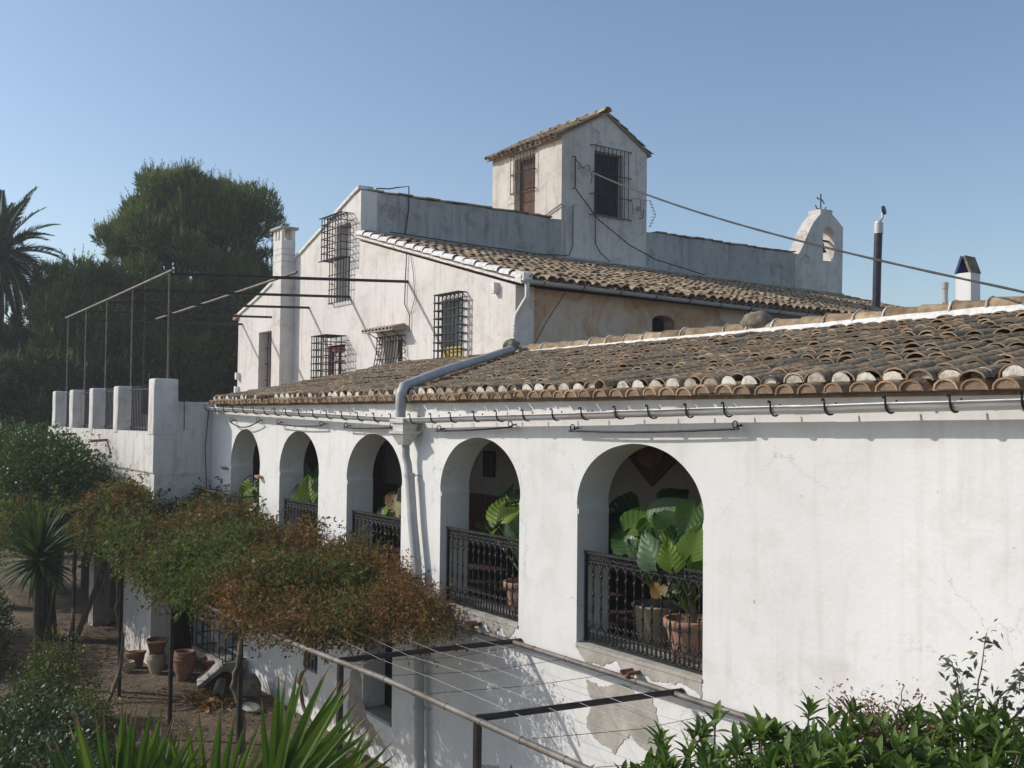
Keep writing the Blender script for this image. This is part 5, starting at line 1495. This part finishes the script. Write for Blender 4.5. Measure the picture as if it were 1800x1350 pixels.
# ------------------------------------------------------------------ date palm
DP = leafmat('date_palm_leaflet', [(.1, (.018, .034, .014)), (.5, (.036, .062, .022)), (.9, (.07, .095, .036))], .75, .15, .1)
dpb = Vector((-42.3, 6.2, 0))
dpt = thing('date_palm', 'date palm with arching grey-green fronds at the edge of the garden', 'palm tree', dpb)
g = MB()
g.tube([dpb + Vector((.1 * math.sin(k * .8), 0, 10.4 * k / 16)) for k in range(17)], [.30 + .03 * (k % 2) for k in range(17)], 12)
g.lathe([(.3, 0), (.55, .3), (.62, .7), (.4, 1.1), (.001, 1.2)], dpb + Vector((0, 0, 9.6)), 14)
g.build('trunk', TRUNK, dpt)
hub = dpb + Vector((0, 0, 10.45))
for k in range(60):
    az = k * 2.39996; el = R(78) - (k / 60) * R(122)
    L = random.uniform(2.5, 3.2)
    d = Vector((math.cos(az) * math.cos(el), math.sin(az) * math.cos(el), math.sin(el)))
    pts = []; p = hub.copy(); dd = d.copy()
    for j in range(13):
        pts.append(p.copy()); p += dd * L / 12; dd = (dd + Vector((0, 0, -.085 - .05 * (1 - abs(el)))) ).normalized()
    V = []
    for j in range(1, 13):
        for q in range(7):
            a = pts[j - 1].lerp(pts[j], q / 7); tdir = (pts[j] - pts[j - 1]).normalized()
            sd_ = tdir.cross(Vector((0, 0, 1)));  sd_ = sd_.normalized() if sd_.length > .01 else Vector((1, 0, 0))
            un = sd_.cross(tdir)
            for s_ in (-1, 1):
                ld = (tdir * .75 + sd_ * s_ * .75 + un * random.uniform(.1, .5)).normalized()
                ll = .48 * math.sin(math.pi * min(1, (j + q / 7) / 12.5) ** .7 * .93 + .1) + .1
                e = ld.cross(un).normalized() * .026
                V.append([a, a + ld * ll * .4 + e, a + ld * ll + Vector((0, 0, -.04)), a + ld * ll * .4 - e])
    fr = link('frond', np_mesh('frond', np.array([[list(x_) for x_ in f_] for f_ in V]), DP), dpt)
    g = MB(); g.tube(pts, [.028 * (1 - j / 14) + .004 for j in range(13)], 5); g.build('rachis', PET, fr)

# ------------------------------------------------------------------ leafy bushes
def bush(name, cat, label, c, rad, n, leaf, mat, wr=.5, nclump=40, group=None, seed=0, up_=.35, stems=True, droop=.1):
    t = thing(name, label, cat, (c[0], c[1], 0), group)
    cls = crown(c, rad[0] * .8, rad[1] * .8, rad[2] * .8, nclump, .22 * max(rad), .38 * max(rad), .4, -1, seed)
    VV = []
    per = n // nclump
    for cc, r_ in cls:
        u_ = in_ball(per); q = np.linalg.norm(u_, axis=1)[:, None] + 1e-6
        u_ = u_ / q * q ** .4
        p = np.array(cc) + u_ * r_ * np.array([1, 1, .85])
        p[:, 2] = np.maximum(p[:, 2], .02)
        d = u_ * .9 + np.array([0, 0, up_]) + RNG.normal(size=(per, 3)) * .55
        L = RNG.uniform(leaf * .65, leaf * 1.25, per)
        VV.append(blades(p, d, L, L * wr, droop))
    link('foliage', np_mesh('foliage', np.concatenate(VV), mat), t)
    if stems:
        g = MB()
        for cc, r_ in cls[::2]:
            a = Vector((c[0] + random.gauss(0, .1), c[1] + random.gauss(0, .1), 0)); b = Vector(cc)
            g.tube([a, a.lerp(b, .5) + Vector((random.gauss(0, .08), random.gauss(0, .08), .1)), b], [.03, .02, .008], 5)
        g.build('stems', VINEW, t)
    return t
BL = leafmat('glossy_leaf', [(.1, (.03, .06, .014)), (.45, (.075, .13, .024)), (.75, (.15, .21, .035)), (.95, (.28, .31, .06))], .4, .3, .4)
BD = leafmat('dark_leaf', [(.1, (.016, .034, .014)), (.5, (.04, .075, .025)), (.9, (.09, .13, .04))], .4, .2, .4)
BY = leafmat('yellow_green_leaf', [(.1, (.03, .042, .010)), (.45, (.07, .09, .02)), (.75, (.14, .145, .04)), (.95, (.25, .21, .075))], .5, .3, .3)
BH = leafmat('hedge_leaf', [(.1, (.018, .04, .010)), (.45, (.045, .085, .018)), (.75, (.085, .135, .026)), (.95, (.20, .24, .05))], .45, .25, .35)
bush('hedge_tree', 'tree', 'dome of dense glossy foliage in front of the terrace wall', (-22.3, 4.35, 3.3), (1.9, .95, .85), 40000, .075, BH, nclump=110, seed=21)
bush('hedge_tree', 'tree', 'second leafy dome next to the terrace dome, by the white flowers', (-26.8, 3.7, 3.35), (2.2, 1.1, .9), 24000, .09, BH, nclump=60, seed=22)
bush('flowering_shrub', 'shrub', 'green shrub with small white flowers behind the yucca', (-23.0, 2.4, 1.2), (2.4, 1.2, 1.0), 14000, .07, BL, nclump=60, seed=23)
bush('garden_shrub', 'shrub', 'yellow-green variegated shrub at the foot of the yucca', (-16.0, 3.25, .55), (1.0, .55, .75), 9000, .05, BY, nclump=44, seed=24)
bush('garden_shrub', 'shrub', 'pale green low shrub between the yucca and the gravel', (-14.1, 3.15, .42), (.9, .6, .55), 8000, .045, BY, nclump=40, seed=25)
bush('garden_shrub', 'shrub', 'dark glossy shrub below the yellow-green one', (-11.9, 2.2, .75), (1.3, .8, .95), 14000, .06, BD, nclump=60, seed=26)
bush('garden_shrub', 'shrub', 'dense dark shrub beside the fan palm', (-9.6, 2.0, .9), (1.1, .7, .95), 12000, .06, BD, nclump=50, seed=27)
bush('garden_shrub', 'shrub', 'shadowed shrub left of the yucca trunk', (-20.5, 2.6, .7), (1.5, .9, 1.0), 10000, .07, BD, nclump=44, seed=28)
fv = MB(); V = []
for k in range(150):
    c0 = Vector((-23.0 + RNG.normal() * 1.7, 3.0 + RNG.normal() * .8, 2.55 + RNG.normal() * .25)); s_ = RNG.uniform(.025, .045)
    V.append([c0 + Vector((-s_, 0, 0)), c0 + Vector((0, -s_ * .5, s_)), c0 + Vector((s_, 0, 0)), c0 + Vector((0, s_ * .5, -s_))])

# ------------------------------------------------------------------ yucca
YL = leafmat('yucca_leaf', [(.1, (.02, .045, .013)), (.5, (.045, .09, .024)), (.9, (.10, .16, .045))], .6, .25, .15, rnd='obj')
yb = Vector((-18.3, 3.47, 0))
yt = thing('yucca', 'spiky yucca with a round head of sword leaves on a thin trunk', 'yucca', yb)
MB().tube([yb, yb + Vector((.05, 0, .6)), yb + Vector((.0, -.03, 1.2)), yb + Vector((.12, -.05, 1.85)), yb + Vector((.15, -.06, 2.25))], [.085, .065, .06, .055, .06], 10).build('trunk', TRUNK, yt)
ym = []
for q in range(3):
    b = MB(); vs = []
    for i in range(8):
        u_ = i / 7
        w_ = .032 * (math.sin(math.pi * min(1, .12 + u_ * .9)) ** .6) * (1 - u_ ** 4) + .001
        z = -(.05 + .10 * q) * u_ * u_
        vs += [(-w_, u_, z + w_ * .35), (0, u_, z), (w_, u_, z + w_ * .35)]
    b.add(vs, [(i * 3 + j, i * 3 + j + 1, i * 3 + 4 + j, i * 3 + 3 + j) for i in range(7) for j in range(2)], smooth=True)
    ym.append(b.mesh('leaf', YL))
yc = yb + Vector((.15, -.06, 2.2))
for k in range(230):
    az = k * 2.39996; s_ = k / 230
    el = R(88) - s_ * R(118)
    d = Vector((math.cos(az) * math.cos(el), math.sin(az) * math.cos(el), math.sin(el)))
    d = (d + Vector((random.gauss(0, .08), random.gauss(0, .08), random.gauss(0, .08)))).normalized()
    n_ = (Vector((0, 0, 1)) - d * d.z)
    n_ = n_.normalized() if n_.length > .05 else d.orthogonal().normalized()
    a = d.cross(n_)
    L = random.uniform(.6, .9)
    Mx = Matrix((a * 1.0, d * L, n_ * L)).transposed().to_4x4()
    Mx.translation = yc - Vector((0, 0, .22 * s_ - .08)) + d * .05
    link('leaf', ym[min(2, int(s_ * 3))], yt, mat=Mx)

# ------------------------------------------------------------------ fan palm at the lower edge
FP = leafmat('fan_palm_segment', [(.1, (.035, .075, .014)), (.5, (.08, .145, .026)), (.9, (.16, .22, .045))], .5, .4, .22, rnd='obj')
FT = M('dry_leaf_tip', [(.3, (.22, .13, .05)), (.7, (.38, .25, .10))], 10, .8, 0)
def seg_mesh(tipw, seed):
    b = MB(); vs = []; rr = random.Random(seed)
    n = 9
    for i in range(n + 1):
        u_ = i / n
        w_ = .033 * (.25 + .75 * min(1, u_ / .35)) * (1 if u_ < .45 else max(.03, 1 - ((u_ - .45) / .55) ** 1.3))
        z = -(.02 + .05 * seed) * u_ ** 2.5 + rr.gauss(0, .002)
        f_ = .55 * w_
        vs += [(-w_, u_, z + f_), (0, u_, z), (w_, u_, z + f_)]
    b.add(vs, [(i * 3 + j, i * 3 + j + 1, i * 3 + 4 + j, i * 3 + 3 + j) for i in range(n) for j in range(2)], smooth=False)
    for f_ in range(len(b.f) - 2, len(b.f)): b.mi[f_] = 1
    return b.mesh('leaf_segment', [FP, FT])
SEG = [seg_mesh(0, q) for q in range(5)]
fpb = Vector((-5.2, 1.75, 0))
fpt = thing('fan_palm', 'fan palm with stiff pleated green fans and browned tips', 'palm tree', fpb)
MB().tube([fpb, fpb + Vector((.02, 0, .9)), fpb + Vector((0, .02, 1.75))], [.2, .18, .16], 12).build('trunk', TRUNK, fpt)
def fan(hub, axis, normal, L, spread, n, crvd=.0):
    hub = Vector(hub); axis = Vector(axis).normalized(); normal = Vector(normal)
    normal = (normal - axis * normal.dot(axis)).normalized(); side = axis.cross(normal)
    g = MB(); a = fpb + Vector((0, 0, 1.7)); g.tube([a, a.lerp(hub, .5) + Vector((0, 0, .1)), hub], [.028, .022, .018], 6)
    fr = g.build('frond', PET, fpt)
    for k in range(n):
        t_ = (k / (n - 1) - .5) * 2
        ang = t_ * spread
        d = (axis * math.cos(ang) + side * math.sin(ang) + normal * (crvd * t_ * t_ + random.gauss(0, .07)) + side * random.gauss(0, .03)).normalized()
        nn = (normal + side * (-.25 * t_) + Vector((random.gauss(0, .1), random.gauss(0, .1), random.gauss(0, .1))))
        nn = (nn - d * nn.dot(d)).normalized()
        LL = L * (1 - .22 * abs(t_) ** 2) * random.uniform(.93, 1.06)
        Mx = Matrix((d.cross(nn) * (LL / .85), d * LL, nn * LL)).transposed().to_4x4()
        Mx.translation = hub
        link('leaf_segment', random.choice(SEG), fr, mat=Mx)
RT = (.584, .811, .011)
fan((-5.25, 1.41, 2.31), (-.06, -.10, 1), (.75, -.5, .35), .80, R(46), 25)
fan((-5.19, 1.84, 2.29), (.02, .05, 1), (.8, -.45, .3), .70, R(52), 25)
fan((-4.61, 1.93, 2.66), (.30, .42, 1), (.7, -.55, .4), .68, R(36), 20)
fan((-4.63, 2.2, 2.54), (.25, .38, .75), (.6, -.6, .5), .50, R(40), 18)
fan((-5.6, 1.65, 2.24), (-.35, -.1, .9), (.7, -.5, .5), .62, R(50), 26)

# ------------------------------------------------------------------ near shrub, lower right
NS = leafmat('near_shrub_leaf', [(.1, (.05, .09, .024)), (.45, (.105, .17, .042)), (.8, (.16, .235, .06)), (.97, (.28, .33, .10))], .55, .35, .22, rnd='obj')
NSI = leafmat('near_shrub_leaf_mass', [(.1, (.05, .09, .024)), (.45, (.105, .17, .042)), (.8, (.16, .235, .06)), (.97, (.28, .33, .10))], .55, .35, .22, rnd='isl')
def nleaf(q):
    b = MB(); vs = []
    n = 5
    for i in range(n + 1):
        u_ = i / n
        w_ = .155 * math.sin(math.pi * min(1, .05 + u_ * .95)) ** .8 + .002
        z = (-.10 - .14 * q) * u_ * u_
        vs += [(-w_, u_, z + w_ * .45), (0, u_, z), (w_, u_, z + w_ * .45)]
    b.add(vs, [(i * 3 + j, i * 3 + j + 1, i * 3 + 4 + j, i * 3 + 3 + j) for i in range(n) for j in range(2)], smooth=True)
    return b
NLM = [nleaf(q).mesh('leaf', NS) for q in range(3)]
NLI = nleaf(1).mesh('leaf_rest', NSI)
ns = thing('broadleaf_shrub', 'tall green shrub with upright rosettes of pointed leaves against the blank white wall', 'shrub', (-2.5, 3.4, 0))
HX = [(-2.98, 2.76, 3.16), (-2.93, 2.86, 3.22), (-2.88, 2.93, 3.26), (-2.74, 3.11, 3.33), (-2.61, 3.3, 3.37), (-2.5, 3.44, 3.41), (-2.34, 3.67, 3.36), (-2.21, 3.85, 3.39), (-2.08, 4.03, 3.40), (-1.9, 4.3, 3.42)]
mats_ = []
stm = MB()
for k in range(1050):
    s_ = random.random() * (len(HX) - 1); i = int(s_); a = Vector(HX[i]).lerp(Vector(HX[i + 1]), s_ - i)
    dep = random.random()
    p = a + Vector((.59, -.81, 0)) * 0 + Vector((.81, -.58, 0)) * (random.uniform(-.45, .95) * (1 if random.random() < .8 else .4)) + Vector((0, 0, -.03 - .75 * dep ** 1.6 + random.gauss(0, .045)))
    p.z -= .085
    ax = Vector((random.gauss(0, .28), random.gauss(0, .28), 1)).normalized()
    b0 = p - ax * .35
    if dep < .35: stm.tube([b0 - Vector((0, 0, .4)), b0, p], [.008, .007, .004], 5)
    nl_ = random.randint(7, 11)
    for j in range(nl_):
        az = j * 2.39996 + random.random() * .4
        el = R(random.uniform(62, 82) - 52 * (1 - j / nl_))
        d = Vector((math.cos(az) * math.cos(el), math.sin(az) * math.cos(el), math.sin(el)))
        d = (d + ax * .15).normalized()
        n_ = ax - d * d.dot(ax)
        n_ = n_.normalized() if n_.length > .05 else d.orthogonal().normalized()
        L = random.uniform(.06, .112)
        Mx = Matrix((d.cross(n_) * L, d * L, n_ * L)).transposed().to_4x4()
        Mx.translation = p - ax * .055 * (1 - j / nl_)
        mats_.append(Mx)
def vis(Mx):
    q = Mx.translation - CAM
    return (q.length * 1.0) - q.dot(up) * 1.8
mats_.sort(key=vis)
for Mx in mats_[:300]: link('leaf', random.choice(NLM), ns, mat=Mx)
link('leaf_mass', inst_mesh('leaf_mass', NLI, mats_[300:], [NSI]), ns, kind='stuff')
for k in range(9):
    i = random.random() * (len(HX) - 1); a = Vector(HX[int(i)])
    stm.tube([(a.x + random.gauss(0, .1), a.y + random.gauss(0, .1), 0), (a.x + random.gauss(0, .12), a.y, 1.4), (a.x, a.y, 2.6)], [.025, .02, .012], 6)
stm.build('stems', VINEW, ns)
# inner dark leaf volume so that the lower part is closed
c_ = 5200
P_ = np.array(HX)[RNG.integers(0, len(HX), c_)] + np.stack([RNG.normal(0, .32, c_), RNG.normal(0, .24, c_), -.28 - 1.7 * RNG.random(c_)], 1)
link('inner_leaves', np_mesh('inner_leaves', blades(P_, RNG.normal(size=(c_, 3)) + np.array([0, 0, .5]), RNG.uniform(.06, .11, c_), RNG.uniform(.025, .04, c_), .1), NSI), ns, kind='stuff')

# wispy flowering sprigs rising behind it
SPG = leafmat('sprig_leaf', [(.1, (.08, .10, .065)), (.5, (.15, .175, .115)), (.9, (.24, .25, .17))], .6, .3, .2)
SPD = leafmat('dry_panicle', [(.1, (.16, .07, .05)), (.5, (.28, .15, .11)), (.9, (.42, .28, .2))], .8, .3, .1)
def sprig(name, label, stems, mat, leaf, wr, per=26, cat='shrub', spread=.05):
    t = thing(name, label, cat, (stems[0][0][0], stems[0][0][1], 0))
    g = MB(); P_, D_ = [], []
    for st in stems:
        q = [Vector(p) for p in st]
        fine = []
        for i in range(len(q) - 1):
            for k in range(6): fine.append(q[i].lerp(q[i + 1], k / 6) + Vector((random.gauss(0, .004), random.gauss(0, .004), 0)))
        fine.append(q[-1])
        g.tube(fine, [.006 * (1 - i / len(fine)) + .0018 for i in range(len(fine))], 5)
        for k in range(per):
            s_ = random.uniform(.25, 1) ** .8; p = fine[min(len(fine) - 1, int(s_ * len(fine)))]
            P_.append(list(p + Vector((random.gauss(0, spread), random.gauss(0, spread), random.gauss(0, spread)))))
            D_.append([random.gauss(0, 1), random.gauss(0, 1), random.gauss(-.1, .7)])
    g.build('stems', VINEW, t)
    n = len(P_); L = RNG.uniform(leaf * .6, leaf * 1.3, n)
    link('foliage', np_mesh('foliage', blades(np.array(P_), np.array(D_), L, L * wr, .15), mat), t)
    return t
B0 = (-2.38, 4.12)
sprig('sprig_plant', 'wispy grey-green sprig standing up against the white wall above the shrub',
      [[(B0[0], B0[1], 0), (B0[0], B0[1], 2.6), (-2.37, 4.13, 3.2), (-2.34, 4.17, 3.42), (-2.32, 4.2, 3.66)],
       [(B0[0], B0[1], 2.8), (-2.39, 4.12, 3.25), (-2.39, 4.11, 3.42), (-2.41, 4.08, 3.53)],
       [(B0[0], B0[1], 2.8), (-2.33, 4.2, 3.3), (-2.27, 4.28, 3.42), (-2.22, 4.34, 3.48)],
       [(B0[0], B0[1], 2.8), (-2.28, 4.26, 3.25), (-2.2, 4.36, 3.40), (-2.16, 4.4, 3.55)]], SPG, .042, .42, 80, spread=.026)
dst = []
for k in range(34):
    bx, by = -2.64, 3.95
    a = random.uniform(0, 6.28); q = random.uniform(.05, .30)
    dst.append([(bx, by, 1.0), (bx, by, 2.9), (bx + q * .4 * math.cos(a), by + q * .4 * math.sin(a), 3.18), (bx + q * math.cos(a), by + q * math.sin(a), 3.22 + random.uniform(.0, .14))])
sprig('dry_flower_shrub', 'airy rust-pink dried flower heads behind the green shrub', dst, SPD, .02, .5, 70, spread=.035)

# ------------------------------------------------------------------ pots and odds and ends by the lower wall
def pot(label, c, prof, mat=CLAY, tilt=0, rim=None, name='clay_pot'):
    t = thing(name, label, 'pot', (c[0], c[1], 0), 'clay pots by the lower wall')
    b = MB().lathe(prof, n=24)
    Mx = Matrix.Translation(c) @ Matrix.Rotation(tilt, 4, 'Y')
    b.v = [tuple(Mx @ Vector(v)) for v in b.v]
    body = b.build('body', mat, t)
    if rim:
        g = MB()
        for r_, z in rim: g.tube([(r_ * math.cos(2 * math.pi * k / 24), r_ * math.sin(2 * math.pi * k / 24), z) for k in range(24)], .014, 6, close=True)
        g.v = [tuple(Mx @ Vector(v)) for v in g.v]
        g.build('rim_band', mat, body)
    return t
def urn(h_, r_): return [(.001, 0), (r_ * .5, 0), (r_ * .55, .02), (r_ * .8, h_ * .35), (r_ * 1.0, h_ * .68), (r_ * .98, h_ * .82), (r_ * .78, h_ * .92), (r_ * .86, h_ * .97), (r_ * .86, h_), (r_ * .74, h_), (r_ * .72, h_ * .9), (.001, h_ * .6)]
def cone(h_, r_): return [(.001, 0), (r_ * .62, 0), (r_ * .95, h_ * .86), (r_ * 1.05, h_ * .87), (r_ * 1.06, h_), (r_ * .95, h_), (r_ * .9, h_ * .85), (.001, h_ * .8)]
pot('wide terracotta jar with ribbed shoulder standing beside the dark doorway', (-17.45, 5.65, 0), urn(.5, .2), CLAY, 0, [(.205, .37), (.185, .43)])
pot('tall terracotta jar stacked upright in front of the pilaster', (-18.15, 5.38, 0), urn(.36, .17), POTB, 0, [(.155, .25)])
pot('terracotta pot sitting on top of the pale jar', (-18.15, 5.38, .355), cone(.25, .18), CLAY, .08)
pot('low red clay bucket at the foot of the white pilaster', (-18.75, 5.2, 0), cone(.3, .17), CLAY, -.1)
pot('squat yellowish clay pot between the bucket and the jars', (-18.5, 4.98, 0), urn(.2, .15), POTB, 0)
pot('big dark clay trough pushed against the wall behind the jars', (-17.3, 6.15, 0), cone(.36, .24), CLAY, 0)
# weights and scraps
t = thing('stone_slab', 'pale stone slab leaning on the concrete window ledge', 'slab', (-16.75, 5.85, 0))
MB().obox((-16.85, 5.9, .2), (.30, -.10, 0), (.06, .19, .16), (.01, -.02, .035)).build('slab_body', CONC, t)
t = thing('drain_pipe_piece', 'short grey length of pipe lying on the gravel by the ledge', 'pipe', (-16.1, 5.75, 0))
pp_ = MB(); a, b = Vector((-16.55, 5.98, .11)), Vector((-15.75, 5.62, .085))
pp_.tube([a, b], .085, 16, cap=False); pp_.tube([b, a], .07, 16, cap=False); pp_.build('pipe_body', GALV, t)
rock('stone_block', (-15.75, 6.2, .17), .21, 'rounded buff stone block against the foot of the wall', 'stone', STONE, (.8, .75, 1.0), 9)
rock('stone', (-15.1, 5.95, .04), .2, 'flat pale stone by the buff block', 'stone', CONC, (1.4, .7, .25), 14)
LIT = leafmat('fallen_orange_leaf', [(.1, (.25, .10, .03)), (.5, (.42, .20, .05)), (.9, (.5, .38, .12))], .7, .2)
n = 170
P_ = np.stack([RNG.normal(-15.8, .28, n), RNG.normal(5.5, .16, n), np.abs(RNG.normal(.06, .05, n))], 1)
fl_ = link('fallen_leaves', np_mesh('fallen_leaves', blades(P_, RNG.normal(size=(n, 3)) * np.array([1, 1, .35]), RNG.uniform(.08, .2, n), RNG.uniform(.03, .06, n), .05), LIT), kind='stuff')
fl_['label'] = 'heap of fallen orange and yellow leaves by the stone block'; fl_['category'] = 'fallen leaves'
t = thing('wooden_plank', 'weathered brown plank leaning on the terrace front wall', 'plank', (-22.0, 5.0, 0))
MB().obox((-21.75, 5.1, .75), (.13, 0, .0), (.02, .02, .006), (.12, .26, .78)).build('plank_body', YELLOW if False else WOOD, t)

# ------------------------------------------------------------------ thin summer haze
hm = bpy.data.materials.new('summer_haze'); hm.use_nodes = True
ht_ = hm.node_tree
ht_.nodes.remove(ht_.nodes['Principled BSDF'])
hv = ht_.nodes.new('ShaderNodeVolumePrincipled')
hv.inputs['Color'].default_value = (.93, .95, 1, 1)
hv.inputs['Density'].default_value = .0013
hv.inputs['Anisotropy'].default_value = .3
ht_.links.new(hv.outputs[0], ht_.nodes['Material Output'].inputs['Volume'])
hz_ = MB().box(-310, 210, -210, 310, -1.2, 16.5).build('haze', hm)
hz_['kind'] = 'stuff'
